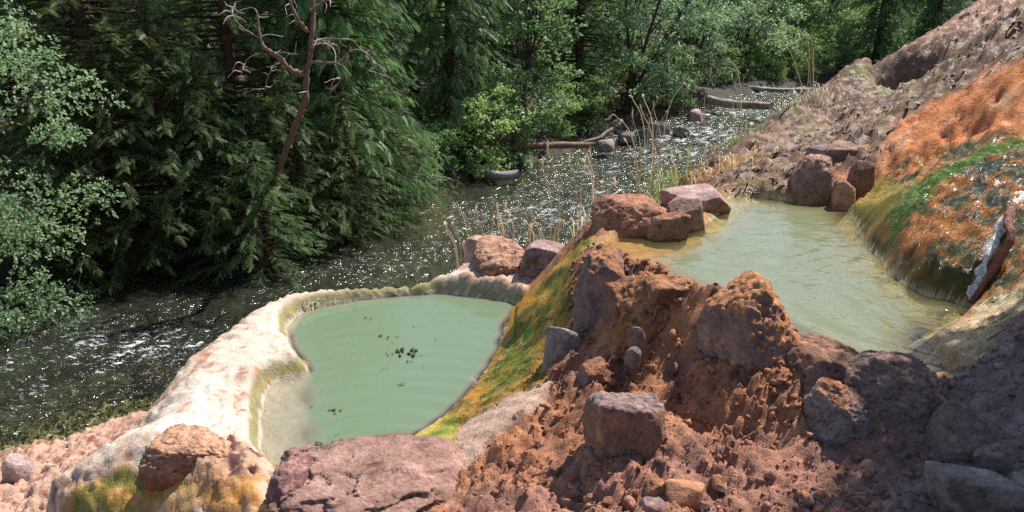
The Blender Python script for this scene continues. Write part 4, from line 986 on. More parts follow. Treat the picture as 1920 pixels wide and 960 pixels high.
# ---------------------------------------------------------------- branch and trickle at the right
A = hit(1893, 405) + [0, 0, .05]; B = np.array([*P(1822, 573, UP_Z), UP_Z + .01])
mid = np.array([(A[0] + B[0]) / 2 + .01, (A[1] + B[1]) / 2 - .10, (A[2] + B[2]) / 2 + .09])
mid2 = A * .7 + B * .3 + [0.0, -.05, .07]
pth = bez([A, mid2, mid, B], 22)
V, F = tube(pth, np.linspace(.026, .017, 22) * (1 + .10 * np.sin(np.arange(22) * 1.9)), 9)
a1 = fbm(V[:, 0] * 12, V[:, 1] * 12, V[:, 2] * 12, 4)
link("branch", mesh_np("branch", V - B, [F], M['rock'], mixc(np.tile(np.array([.24, .085, .045], np.float32), (len(V), 1)), (.12, .04, .025), sstep(0, .4, a1)), {"wet": np.full(len(V), .6)}), None, "bare red-brown branch leaning down the wet mound into the upper pool", "branch", None, None, tuple(B))
t = NT("running_water")
pos = t.n("NewGeometry").outputs["Position"]; nz = t.noise(60, 4, .7, pos); b = t.n("BsdfPrincipled")
t.l(t.mixrgb(t.maprange(nz.outputs[0], .35, .65, 0, 1), (.34, .24, .18), (.80, .78, .75)), b.inputs["Base Color"]); b.inputs["Roughness"].default_value = .3
bp = t.n("Bump"); bp.inputs["Strength"].default_value = .9; bp.inputs["Distance"].default_value = .012; t.l(nz.outputs[0], bp.inputs["Height"]); t.l(bp.outputs[0], b.inputs["Normal"]); t.l(b.outputs[0], t.out.inputs[0])
M['runwater'] = t.m
run = [hit(px, py) for px, py in [(1916,355),(1900,385),(1880,425),(1862,455),(1848,490),(1838,520),(1826,550),(1822,571)]]
run = bez(run, 60); nrow = 11; V = []
for i, p in enumerate(run):
    tg = run[min(i + 1, 59)] - run[max(i - 1, 0)]; sd = np.cross(tg, [0, 0, 1.0]); sd /= np.linalg.norm(sd) + 1e-9
    w = .032 + .010 * math.sin(i * .5)
    for j in range(nrow):
        a = (j / (nrow - 1) - .5) * 2; q = p + sd * a * w
        V.append(q)
V = np.array(V); gz = heights(V[:, 0], V[:, 1])[0]
edge_ = np.tile(1 - np.linspace(-1, 1, nrow) ** 2, 60)
V[:, 2] = gz + .028 * edge_ - .012 + .014 * fbm(V[:, 0] * 40, V[:, 1] * 40, V[:, 2] * 25, 3)
ii = np.arange(len(V)).reshape(60, nrow); F = np.stack([ii[:-1, :-1], ii[:-1, 1:], ii[1:, 1:], ii[1:, :-1]], -1).reshape(-1, 4)
link("water_trickle", mesh_np("water_trickle", V, [F], M['runwater']), kind="structure")
# ---------------------------------------------------------------- trees and plants
def leaf_material(name, trans=0.35, gloss=0.35, rough=0.45):
    t = NT(name)
    c = t.attr("Col").outputs["Color"]
    oi = t.n("ObjectInfo")
    hs = t.n("HueSaturation"); t.l(c, hs.inputs["Color"])
    t.l(t.maprange(oi.outputs["Random"], 0, 1, .95, 1.6), hs.inputs["Value"])
    t.l(t.maprange(t.math('FRACT', t.math('MULTIPLY', oi.outputs["Random"], 7.31)), 0, 1, .48, .515), hs.inputs["Hue"])
    b = t.n("BsdfPrincipled"); t.l(hs.outputs[0], b.inputs["Base Color"]); b.inputs["Roughness"].default_value = rough; b.inputs["Specular IOR Level"].default_value = gloss
    tr = t.n("BsdfTranslucent"); s2 = t.n("HueSaturation"); s2.inputs["Saturation"].default_value = 1.15; s2.inputs["Value"].default_value = 1.5; t.l(hs.outputs[0], s2.inputs["Color"]); t.l(s2.outputs[0], tr.inputs[0])
    mx = t.n("MixShader"); mx.inputs[0].default_value = trans; t.l(b.outputs[0], mx.inputs[1]); t.l(tr.outputs[0], mx.inputs[2])
    t.l(mx.outputs[0], t.out.inputs[0]); return t.m
M['needles'] = leaf_material("conifer_foliage", .48, .35, .45)
M['leaves'] = leaf_material("broad_leaves", .48, .4, .42)
M['dry'] = leaf_material("dry_grass", .30, .4, .5)
M['bark'] = ground_material("bark", 30, 0.9, 0.03, 0.5)

def wood(buf_mesh_name, buf): 
    me = buf.mesh(buf_mesh_name, M['bark']); a = me.attributes.new("wet", 'FLOAT', 'POINT'); return me

def spray(kind, rr):
    """one flat conifer bough tip pointing along +X, drooping to -Z: thin pointed side twigs on an axis"""
    V, F = [], []
    def tri(a, b, w, up=0.0):
        a = np.array(a); b = np.array(b); d = b - a; s = np.cross(d, [0, 0, 1.0]); s /= np.linalg.norm(s) + 1e-9
        n0 = len(V); m = a * .45 + b * .55
        V.extend([a, m - s * w + [0, 0, up], b, m + s * w + [0, 0, -up]]); F.extend([(n0, n0 + 1, n0 + 2), (n0, n0 + 2, n0 + 3)])
    if kind == 'cedar':
        k = 8
        for i in range(k):
            x = .08 + .82 * i / k; z = -.30 * x * x
            l = .34 * (1 - .6 * x) * rr.uniform(.8, 1.2)
            for s in (-1, 1):
                tri((x, 0, z), (x + l * .75, s * l * .62, z - l * .5), .026, .008)
        tri((0, 0, 0), (1, 0, -.36), .030)
    else:
        k = 10
        for i in range(k):
            x = .05 + .86 * i / k; z = -.16 * x * x
            l = .27 * (1 - .6 * x) * rr.uniform(.75, 1.2)
            for s in (-1, 1):
                tri((x, 0, z), (x + l * .55, s * l * .85, z - l * .16), .018, .006)
        tri((0, 0, 0), (1, 0, -.17), .022)
    return np.array(V), np.array(F)

def frames(dirs, roll, rr):
    """rotation matrices with X along dirs, Z near up"""
    d = dirs / (np.linalg.norm(dirs, axis=1)[:, None] + 1e-9)
    up = np.tile([0, 0, 1.0], (len(d), 1)); s = np.cross(up, d); s /= np.linalg.norm(s, axis=1)[:, None] + 1e-6
    u = np.cross(d, s)
    c, q = np.cos(roll)[:, None], np.sin(roll)[:, None]
    s2 = s * c + u * q; u2 = -s * q + u * c
    return np.stack([d, s2, u2], -1)

def bake(tv, tf, pos, Rm, sc, colr):
    k, m = len(pos), len(tv)
    V = (np.einsum('kij,mj->kmi', Rm, tv) * sc[:, None, None] + pos[:, None, :]).reshape(-1, 3)
    F = (tf[None] + (np.arange(k) * m)[:, None, None]).reshape(-1, tf.shape[1])
    return V, F, np.repeat(colr, m, 0)

def conifer(seed, height, radius, kind='cedar', nb=150, spray_len=.36, c0=(.045, .085, .03), c1=(.075, .115, .035), zmin=0.0, fine_z=5.5, dens=2.1):
    """crown mesh and trunk mesh of a conifer standing at the origin"""
    rr = np.random.RandomState(seed)
    wb = Buf(); P_, D_, S_, C_ = [], [], [], []
    lean = rr.normal(0, .02, 2)
    tz = np.linspace(0, height, 14); tp = np.stack([lean[0] * tz + .05 * np.sin(tz), lean[1] * tz + .05 * np.cos(tz * .8), tz - .3], 1)
    tr0 = .018 * height + .03
    tube_into(wb, tp, np.linspace(tr0, .02, 14), np.array([.10, .062, .045]), 8)
    zs = []
    z = zmin + .05
    while z < height * .97:
        zs.append(z); z += (fine_z / nb) * rr.uniform(.5, 1.5) * (1.0 if z < fine_z else 2.6)
    ga = rr.uniform(0, 6)
    for z in zs:
        ga += 2.399 + rr.normal(0, .3)
        prof = (1 - z / height) ** .6 * (.78 + .22 * math.sin(z * 1.1 + seed)) * min(1.0, .62 + z / 3.2)
        L = radius * prof * rr.uniform(.72, 1.15)
        if L < .15: continue
        dr = np.array([math.cos(ga), math.sin(ga)]); sd = np.array([-dr[1], dr[0]])
        droop = {'cedar': .34, 'hemlock': .22}[kind] * rr.uniform(.6, 1.4); rise = {'cedar': .10, 'hemlock': .08}[kind] + (.25 if z > fine_z else 0)
        tt_ = np.linspace(0, 1, 9); bow = rr.normal(0, .12)
        bp_ = np.stack([dr[0] * L * tt_ + sd[0] * bow * L * tt_ ** 2, dr[1] * L * tt_ + sd[1] * bow * L * tt_ ** 2, z + L * (rise * tt_ - droop * tt_ ** 2) + (.08 * L * tt_ ** 4 if kind == 'cedar' else 0)], 1)
        bp_ = np.maximum(bp_, [-99, -99, .12])
        bp_ += [lean[0] * z, lean[1] * z, 0]
        if z < fine_z: tube_into(wb, bp_[::2], np.linspace(.012 + .010 * L, .003, 5), np.array([.09, .058, .042]), 4)
        fine = z < fine_z
        step = spray_len * (.30 if fine else .75) / dens
        ns = max(3, int(L * .86 / step))
        tq = .14 + .86 * (np.arange(ns) + rr.uniform(0, 1, ns)) / ns
        base = np.stack([np.interp(tq, tt_, bp_[:, i]) for i in range(3)], 1)
        tan = np.array([dr[0], dr[1], rise - 2 * droop * .7])[None] * np.ones((ns, 1)); tan[:, 2] = rise - 2 * droop * tq
        side = rr.choice([-1, 1], ns)[:, None] * np.array([sd[0], sd[1], 0])[None]
        f = np.where(rr.rand(ns) < .25, .0, rr.uniform(.5, 1.2, ns))[:, None]
        dn = {'cedar': -.55, 'hemlock': -.10}[kind]
        dd = tan * (.55 + .5 * tq[:, None]) + side * f + np.array([0, 0, dn])[None] * rr.uniform(.4, 1.5, (ns, 1)) + rr.normal(0, .12, (ns, 3))
        P_.append(base + rr.normal(0, .03, (ns, 3))); D_.append(dd)
        S_.append(spray_len * rr.uniform(.65, 1.25, ns) * (1.0 if fine else 2.0) * (1 - .35 * tq * (f[:, 0] > .4)))
        tone = rr.uniform(0, 1) * .55 + rr.uniform(0, 1, ns) * .45
        C_.append(np.array(c0)[None] * (1 - tone[:, None]) + np.array(c1)[None] * tone[:, None])
    pos, dirs, sc, cc = map(np.concatenate, (P_, D_, S_, C_))
    keep = pos[:, 2] > .10
    pos, dirs, sc, cc = pos[keep], dirs[keep], sc[keep], cc[keep]
    Rm = frames(dirs, rr.normal(0, .45, len(pos)), rr)
    bf = Buf()
    lab = rr.randint(0, 3, len(pos))
    for j in range(3):
        tv, tf = spray(kind, rr); m = lab == j
        bf.add(*bake(tv, tf, pos[m], Rm[m], sc[m], cc[m]))
    return bf.mesh("crown", M['needles'], False), wood("trunk", wb)

def leaf_template(rr):
    """a sprig of five folded leaves"""
    V, F = [], []
    for i in range(5):
        a = rr.uniform(0, 6.28); e = rr.uniform(-.5, .7); o = np.array([.25 * i / 4 * 2.2 - .2, rr.normal(0, .12), rr.normal(0, .10)])
        d = np.array([math.cos(a) * math.cos(e) + .5, math.sin(a) * math.cos(e), math.sin(e)]); d /= np.linalg.norm(d)
        s = np.cross(d, rr.normal(size=3)); s /= np.linalg.norm(s); u = np.cross(d, s)
        L = .5 * rr.uniform(.8, 1.15); W = L * .33; n0 = len(V)
        V.extend([o, o + d * L * .5 + s * W + u * .25 * W, o + d * L, o + d * L * .5 - s * W + u * .25 * W])
        F.extend([(n0, n0 + 1, n0 + 2), (n0, n0 + 2, n0 + 3)])
    return np.array(V), np.array(F)

def broadleaf(seed, height, spread, nclump, nsprig, leaf=.075, stems=((0, 0),), zlo=.5, c0=(.085, .14, .05), c1=(.13, .19, .07), stem_r=.07, droop=.3, shape=1.0, clump_r=.38):
    """stems (lean per metre), limbs to leaf clumps; sprigs spread over each clump's shell"""
    rr = np.random.RandomState(seed); wb = Buf(); bc = np.array([.085, .062, .05])
    paths = []
    for (lx_, ly_) in stems:
        tz = np.linspace(0, height * .85, 12); w = rr.normal(0, .10, 2)
        p = np.stack([lx_ * tz + w[0] * np.sin(tz * 1.3), ly_ * tz + w[1] * np.sin(tz * 1.1 + 1), tz - .25], 1); paths.append(p)
        tube_into(wb, p, np.linspace(stem_r, .012, 12), bc, 7)
    P_, D_, S_, C_ = [], [], [], []
    for i in range(nclump):
        p = paths[rr.randint(len(paths))]
        z = zlo + (height - zlo) * rr.uniform(0, 1) ** 1.15
        j = min(11, int(np.clip((z - .2) / (height * .85) * 11 * rr.uniform(.55, .95), 0, 11)))
        a = rr.uniform(0, 6.28); r = spread * math.sqrt(rr.uniform(.10, 1)) * (1 - .55 * (z / height) ** 2 * shape) * (.65 + .35 * min(1, z / 1.5))
        k = min(11, int(z / (height * .85) * 11)); c = np.array([p[k][0] + r * math.cos(a), p[k][1] + r * math.sin(a), z - droop * r * .3])
        st = p[j]; m = (st + c) / 2 + [0, 0, .15 * r]
        tube_into(wb, bez([st, m, c], 6), np.linspace(.018, .004, 6), bc, 4)
        n = int(nsprig * rr.uniform(.6, 1.4)); cr_ = clump_r * rr.uniform(.6, 1.4)
        q = rr.normal(size=(n, 3)); q /= np.linalg.norm(q, axis=1)[:, None]; q *= (rr.uniform(0.15, 1, (n, 1)) ** .5) * cr_ * np.array([1.15, 1.15, .62]); 
        q[:, 2] -= .25 * np.hypot(q[:, 0], q[:, 1]) * droop
        P_.append(c + q); D_.append(q + rr.normal(0, .25, (n, 3)) * cr_ + [0, 0, -.1 * cr_])
        S_.append(leaf * 1.9 * rr.uniform(.75, 1.25, n)); tone = rr.uniform() * .5 + rr.uniform(0, .5, n)
        C_.append(np.array(c0)[None] * (1 - tone[:, None]) + np.array(c1)[None] * tone[:, None])
    pos, dirs, sc, cc = map(np.concatenate, (P_, D_, S_, C_))
    keep = pos[:, 2] > .06; pos, dirs, sc, cc = pos[keep], dirs[keep], sc[keep], cc[keep]
    Rm = frames(dirs, rr.uniform(-1, 1, len(pos)), rr); bf = Buf(); lab = rr.randint(0, 4, len(pos))
    for j in range(4):
        tv, tf = leaf_template(rr); m = lab == j
        bf.add(*bake(tv, tf, pos[m], Rm[m], sc[m], cc[m]))
    return bf.mesh("crown", M['leaves'], False), wood("trunk", wb)

def plant(name, meshes, loc, label, cat="tree", group=None, rz=0.0, sc=1.0, sz=None):
    e = empty(name, loc, label, cat, group); e.rotation_euler = (0, 0, rz); e.scale = (sc, sc, sz or sc)
    link("crown", meshes[0], e); link("trunk", meshes[1], e)
    return e
def spot(px, Yd):
    """ground point under image column px at distance Yd"""
    v = 0.0; x = (px - 960) / FPX * Yd / CP
    for _ in range(3):
        z = ground_z(x, Yd); py = 0; dep = math.atan2(CAM_Z - z, Yd); v = math.tan(dep - PITCH)
        x = (px - 960) / FPX * Yd / (CP - v * SP)
    return (x, Yd, z)

ALDER0, ALDER1 = (.13, .20, .105), (.23, .30, .175)
p_left = broadleaf(1, 6.5, 1.9, 170, 85, .052, ((0, 0), (.18, -.1), (.05, -.2)), .3, ALDER0, ALDER1, .06, .8, .4)
p_cedar = conifer(2, 8.5, 2.7, 'cedar', 240, .31, (.07, .13, .055), (.17, .25, .09))
p_cedar2 = conifer(3, 7.5, 2.0, 'cedar', 150, .40, (.06, .115, .05), (.13, .19, .08))
p_hem = conifer(4, 7.5, 2.4, 'hemlock', 190, .28, (.075, .125, .042), (.14, .19, .06))
p_hem2 = conifer(5, 7, 2.2, 'hemlock', 150, .30, (.075, .12, .04), (.14, .18, .055))
p_yew = conifer(6, 4.5, 2.3, 'hemlock', 190, .28, (.065, .115, .042), (.12, .17, .058))
p_alder = broadleaf(7, 6.5, 1.7, 95, 46, .085, ((.05, 0), (.28, -.03), (.5, .05)), .7, ALDER0, ALDER1, .08, .35, .3, .42)
p_slim = broadleaf(8, 6.0, 1.15, 70, 46, .080, ((0, 0), (.05, -.05)), .3, (.12, .19, .085), (.20, .28, .13), .05, .6, .6, .36)
p_shrub = broadleaf(9, 1.7, .8, 26, 36, .070, ((0, 0), (.25, .1), (-.25, .05)), .12, (.12, .19, .08), (.20, .27, .11), .02, .6, .5, .26)
p_back = conifer(10, 8, 2.5, 'hemlock', 110, .62, (.05, .10, .045), (.09, .15, .058), 0.4)
p_back2 = conifer(11, 8.5, 2.4, 'cedar', 100, .66, (.055, .105, .045), (.10, .155, .06), 0.6)
p_bald = broadleaf(12, 7.5, 2.2, 80, 40, .13, ((0, 0), (.1, .05)), .9, ALDER0, ALDER1, .10, .4, .3, .55)

plant("alder_tree", p_left, spot(-85, 10.0), "bright small-leaved alder tree hanging over the river, nearest on the far bank")
plant("hemlock_tree", p_hem, spot(215, 12.7), "dark hemlock with light-tipped boughs right behind the bright small-leaved alder", rz=1.0)
plant("yew_tree", p_yew, spot(335, 12.3), "low dark yew tree in deep shade touching the water", rz=.4, sc=.9)
plant("hemlock_tree", p_hem2, spot(455, 13.4), "shaded hemlock standing left behind the bare dead snag", rz=2.4)
plant("cedar_tree", p_cedar, spot(640, 14.4), "big drooping cedar with a sunlit right side behind the bare dead snag", rz=.5)
for i, (px, yd, s_) in enumerate([(250, 11.8, .8), (410, 12.3, .75), (490, 12.5, .6), (655, 13.3, .6), (745, 14.9, .6), (140, 11.4, .7), (500, 11.7, .62)]):
    plant("yew_tree", p_yew, spot(px, yd), ["dark yew bush at the water right of the bright small-leaved alder", "dark yew bush at the water midway to the dead snag", "dark yew bush at the water just left of the dead snag", "dark yew bush at the water under the big drooping cedar", "dark yew bush at the water where the drooping cedar ends", "dark yew bush at the water behind the bright small-leaved alder", "low yew bush hiding the foot of the bare dead snag"][i], "shrub", "yew bushes at the water", rz=1.7 * i + .5, sc=s_)
plant("yew_tree", p_yew, spot(560, 12.9), "small dark yew dipping its boughs in the river below the dead snag", rz=2.9, sc=.62)
plant("cedar_tree", p_cedar2, spot(850, 18.8), "narrow dark cedar right behind the big drooping cedar", rz=2.0, sc=1.0)
plant("alder_tree", p_slim, spot(985, 20.6), "slim bright green alder standing by itself between dark conifers", rz=.3)
plant("alder_shrub", p_shrub, spot(915, 18.4), "pale yellow-green shrub at the foot of the narrow dark cedar", "shrub", sc=1.15)
plant("hemlock_tree", p_hem, spot(1085, 24.5), "dark hemlock between the slim bright alder and the leaning stems", rz=4.0)
plant("alder_tree", p_alder, spot(1165, 25.6), "alder with three dark stems leaning right over the river bend", rz=-.15)
plant("alder_tree", p_alder, spot(1275, 29.5), "alder hanging low over the water at the river bend", rz=.5, sc=.95)
plant("alder_tree", p_bald, spot(1395, 36), "broad alder at the far end of the river, left of the logs", rz=1.2)
plant("alder_tree", p_bald, spot(1480, 42), "silvery alder beyond the log jam", rz=2.8, sc=.9)
plant("alder_tree", p_slim, spot(1545, 41), "thin alder standing right of the log jam", rz=1.1, sc=1.1)
plant("cedar_tree", p_cedar2, spot(1640, 38), "dark cedar rising behind the hillside, left of two", rz=.7, sc=1.2)
plant("cedar_tree", p_cedar2, spot(1740, 36), "dark cedar rising behind the hillside, right of two", rz=3.6, sc=1.25)
plant("alder_shrub", p_shrub, spot(1245, 27.0), "shrub at the river bend beneath the leaning alder", "shrub", rz=2.0, sc=1.3)
BANK = [("bright small-leaved alder", 40, 980), ("bare dead snag", 540, 780), ("big drooping cedar", 640, 640), ("narrow dark cedar", 850, 465), ("slim bright alder", 985, 414), ("leaning alder", 1165, 310), ("alder at the river bend", 1275, 253), ("level log across the river", 1430, 220), ("slanting log", 1530, 170), ("dark cedars beyond the hillside", 1690, 175), ("broad alder by the logs", 1395, 185)]
for i, (px, yd, s_) in enumerate([(1345, 33, 1.2), (1430, 40, 1.5), (1515, 43, 1.5), (1590, 44, 1.6), (1100, 22.3, .9), (1050, 21.6, .8), (960, 19.4, .7), (130, 11.9, .7), (1380, 36.5, 1.1), (230, 12.0, .6), (700, 14.6, .7), (780, 16.6, .7), (640, 13.6, .6), (1180, 26, 1.0), (1460, 45, 1.6), (1550, 47, 1.8), (1500, 38.5, .9), (1440, 36.0, .9), (1560, 40, 1.2), (1620, 42, 1.5), (830, 17.6, .6), (420, 12.6, .6), (1700, 39, 1.5), (1360, 45, 1.8), (1290, 40, 1.6), (1420, 37, 1.0), (1475, 38, 1.1), (1510, 36.5, .9), (1540, 39, 1.0), (1580, 37.5, 1.2), (1400, 39, 1.3), (1450, 41, 1.2), (1495, 42, 1.4), (1395, 33.6, .6), (1425, 34.6, .7), (1455, 34.2, .5), (1485, 35.2, .7), (1515, 35.0, .6), (1545, 36.0, .8), (1575, 36.5, .8), (1440, 35.8, .8), (1370, 33.0, .6)]):
    plant("alder_shrub", p_shrub, spot(px, yd), rel_label("%s leafy green shrub" % ("low" if s_ < .75 else "broad" if s_ < 1.25 else "big"), px, 11000 / yd - 120, BANK), "shrub", "shrubs along the far river bank", rz=i * 1.3, sc=s_)
rr = np.random.RandomState(77); k = 0
for (px, yd) in [(-260,13.5),(-150,15),(60,15.5),(150,17.5),(300,16.5),(400,19),(520,18),(690,20),(780,22),(560,23),(330,23),(100,22),(-100,21),(900,24),(960,27),(1040,30),(1120,31),(1200,35),(1270,38),(1340,42),(1000,36),(1420,48),(1500,52),(1570,50),(1650,47),(1730,45),(1820,43),(1900,45),(1460,58),(1560,60),(1300,50),(1180,44),(820,30),(700,30),(450,30),(200,30),(2000,50),(1380,56),(1620,58)]:
    m = p_back if rr.rand() < .55 else p_back2
    yd = yd + rr.uniform(-.8, .8)
    s_ = rr.uniform(.85, 1.2)
    plant("conifer_tree", m, spot(px, yd), rel_label("%s %s conifer" % ("tall" if s_ > 1.06 else "short" if s_ < .95 else "middling", "dense" if m is p_back else "drooping"), px, 11000 / yd - 120, BANK), "tree", "conifers in the forest behind", rz=rr.uniform(0, 6.28), sc=s_)

# tree out of the frame to the right whose crown shades the path
p_shade = broadleaf(15, 5.6, 1.7, 110, 95, .11, ((-.22, -.02),), 1.7, ALDER0, ALDER1, .12, .2, .2, .5)
plant("shade_tree", p_shade, (5.72, 3.92, ground_z(5.72, 3.92)), "leaning tree on the right bank that shades the path", "tree")

# dead snag
def atY(px, py, Yd):
    d = ray(px, py); return np.array([0, 0, CAM_Z]) + d * (Yd / d[1])
YS = 11.35
RED, GREYW = np.array([.20, .135, .105]), np.array([.40, .34, .30])
base = np.array(spot(512, 12.3)); 
snag = empty("dead_snag", tuple(base), "bare dead snag with twisted red-brown trunk before the drooping cedar", "tree")
def limb(buf, pts, r0, r1, c0, c1, n=18, sides=7, yj=0.0, seed=0):
    rr = np.random.RandomState(seed); q = []
    for i, p in enumerate(pts):
        q.append(atY(p[0], p[1], YS + (p[2] if len(p) > 2 else 0)))
    q = bez(q, n); q += rr.normal(0, r0 * .18, q.shape)
    rad = np.linspace(r0, r1, n) * (1 + .12 * rr.normal(size=n))
    V, F = tube(q, np.abs(rad), sides, cap=False); tcol = np.repeat(np.linspace(0, 1, n), sides)[:, None]
    buf.add(V, F, c0 + (c1 - c0) * tcol)
tb = Buf()
limb(tb, [(490,470,.9),(505,400,.8),(518,330,.6),(545,262,.3),(560,220,.1),(574,187,0),(573,165,0),(575,140,0),(580,115,0),(582,92,0),(585,60,0),(587,30,.05),(588,-10,.1),(592,-60,.2)], .048, .028, RED * .8, RED, 44, 9, seed=1)
me = wood("trunk", tb); link("trunk", me, snag).location = tuple(-base)
def snag_branch(pts, r0, r1, c0=RED, c1=GREYW, seed=0, twigs=4):
    b = Buf(); limb(b, pts, r0 * .75, r1 * .8, c0, c1, 16, 6, seed=seed)
    rr = np.random.RandomState(seed + 50)
    for j in range(twigs):
        t_ = rr.uniform(.35, 1) * (len(pts) - 1); i = min(int(t_), len(pts) - 2); f = t_ - i
        p0 = np.array(pts[i][:2]) * (1 - f) + np.array(pts[i + 1][:2]) * f; a = rr.uniform(0, 6.28); L = rr.uniform(14, 40)
        p1 = p0 + L * .5 * np.array([math.cos(a), math.sin(a) * .8]); a += rr.normal(0, .8); p2 = p1 + L * .6 * np.array([math.cos(a), math.sin(a) * .8 + .25])
        yy = rr.uniform(-.3, .2)
        limb(b, [(*p0, 0), (*p1, yy), (*p2, yy * 1.5)], .011, .004, GREYW * .9, GREYW, 8, 4, seed=seed * 9 + j)
    link("branch", wood("branch", b), snag).location = tuple(-base)
snag_branch([(568,138,0),(548,132,-.1),(532,118,-.2),(518,104,-.25),(505,96,-.3),(494,88,-.3)], .062, .030, RED, RED * 1.2, 1, 3)
snag_branch([(494,90,-.3),(489,72,-.3),(485,50,-.3),(483,22,-.35)], .030, .012, RED, GREYW, 2, 4)
snag_branch([(488,72,-.3),(470,62,-.35),(452,50,-.4),(440,34,-.45),(435,18,-.4),(441,11,-.35)], .018, .008, RED * 1.3, GREYW, 3, 9)
snag_branch([(515,104,-.25),(530,98,-.35),(545,101,-.45),(559,102,-.5)], .013, .005, GREYW, GREYW, 4, 2)
snag_branch([(520,115,-.2),(510,130,-.25),(502,145,-.25),(496,168,-.3)], .014, .005, RED, GREYW * .8, 5, 5)
snag_branch([(486,100,-.3),(468,108,-.35),(455,125,-.4),(452,150,-.4)], .010, .004, GREYW * .8, GREYW * .7, 14, 4)
snag_branch([(580,118,0),(598,117,-.1),(615,118,-.15),(632,117,-.2),(645,108,-.2),(660,92,-.25)], .030, .013, RED * 1.2, RED * 1.3, 6, 4)
snag_branch([(655,95,-.25),(672,93,-.3),(686,99,-.35),(698,112,-.35),(697,126,-.3),(687,137,-.3)], .013, .005, GREYW, GREYW, 7, 5)
snag_branch([(625,118,-.15),(633,132,-.2),(638,150,-.25),(622,169,-.25)], .011, .004, RED, GREYW, 8, 4)
snag_branch([(577,58,0),(568,48,-.1),(560,40,-.15),(553,24,-.2),(543,2,-.2),(536,-25,-.2)], .042, .020, RED * 1.2, RED, 9, 4)
snag_branch([(586,18,0),(600,10,-.1),(612,-2,-.1),(625,-22,-.1)], .040, .018, RED * 1.3, RED, 10, 2)
snag_branch([(584,92,0),(592,82,-.15),(606,76,-.25),(618,80,-.3),(624,92,-.3)], .013, .004, GREYW, GREYW, 11, 8)
snag_branch([(590,80,-.1),(610,72,-.2),(635,73,-.25),(658,75,-.3)], .010, .004, GREYW, GREYW, 12, 3)
snag_branch([(576,172,0),(566,173,-.15),(556,175,-.25)], .012, .006, GREYW, GREYW, 13, 0)

# logs
def log(label, a, b, ya, yb, r, seed, c=(.42, .36, .31), bend=.1):
    A, B = atY(a[0], a[1], ya), atY(b[0], b[1], yb); rr = np.random.RandomState(seed)
    p = bez([A, A * .66 + B * .34 + rr.normal(0, bend, 3) * [1, 1, .3], A * .33 + B * .67 + rr.normal(0, bend, 3) * [1, 1, .3], B], 16)
    V, F = tube(p, np.linspace(r, r * .8, 16) * (1 + .06 * rr.normal(size=16)), 10)
    q = fbm(V[:, 0] * 3, V[:, 1] * 3, V[:, 2] * 6, 3)
    me = mesh_np("log", V - A, [F], M['bark'], mixc(np.tile(np.array(c, np.float32), (len(V), 1)), np.array(c) * .5, sstep(0, .4, q)), {"wet": np.zeros(len(V))})
    link("log", me, None, label, "log", None, None, tuple(A))
log("long grey log lying level across the far river", (1330,161), (1530,168), 33, 32, .09, 1, (.55, .48, .42))
log("thick dark log with a broken sunlit end lying in the far river", (1328,186), (1446,199), 27.5, 25.5, .14, 2, (.42, .34, .28))
log("thin grey log behind the level log", (1464,141), (1600,139), 39, 38, .10, 3, (.30, .25, .21))
log("pale fallen log slanting up to the right beyond the river", (1470,126), (1592,100), 39, 37, .09, 4, (.48, .40, .34))
log("long thin brown log along the far bank under the slim alder", (905,284), (1118,272), 19.3, 19.6, .09, 5, (.30, .20, .14))
log("short grey log stranded at the far bank", (890,330), (972,326), 17.8, 17.3, .11, 6, (.38, .33, .30))
log("dead stick hanging over the far bank edge", (1090,268), (1150,240), 20.5, 21, .05, 7, (.34, .25, .19))
log("mossy dark log leaning at the foot of the leaning alder", (1105,215), (1148,190), 24, 25, .12, 8, (.14, .11, .06))
# a blue tarp and a red pack glimpsed between the trees
def cloth(name, label, px, py, Yd, w, h, c, seed):
    p = atY(px, py, Yd); gx_, gy_ = np.meshgrid(np.linspace(-1, 1, 10), np.linspace(-1, 1, 8)); zz = .25 * fbm(gx_ * 1.5 + seed, gy_ * 1.5, 2.0, 3) + .35 * (1 - gx_ ** 2)
    top = np.stack([gx_ * w, zz * w - .3 * w, gy_ * h * (1 - .35 * gx_ ** 2)], -1).reshape(-1, 3); bot = top + [0, .25, 0]
    i = np.arange(80).reshape(8, 10); q = np.stack([i[:-1, :-1], i[:-1, 1:], i[1:, 1:], i[1:, :-1]], -1).reshape(-1, 4)
    me = mesh_np(name, np.vstack([top, bot]), [np.vstack([q, q[:, ::-1] + 80])], M['dry'], np.tile(c, (160, 1)))
    link(name, me, None, label, name.replace("_", " "), None, None, tuple(p))
cloth("blue_tarp", "small bright blue tarp glimpsed through the slim alder's leaves", 1021, 193, 22.5, .22, .14, (.03, .16, .55), 1)

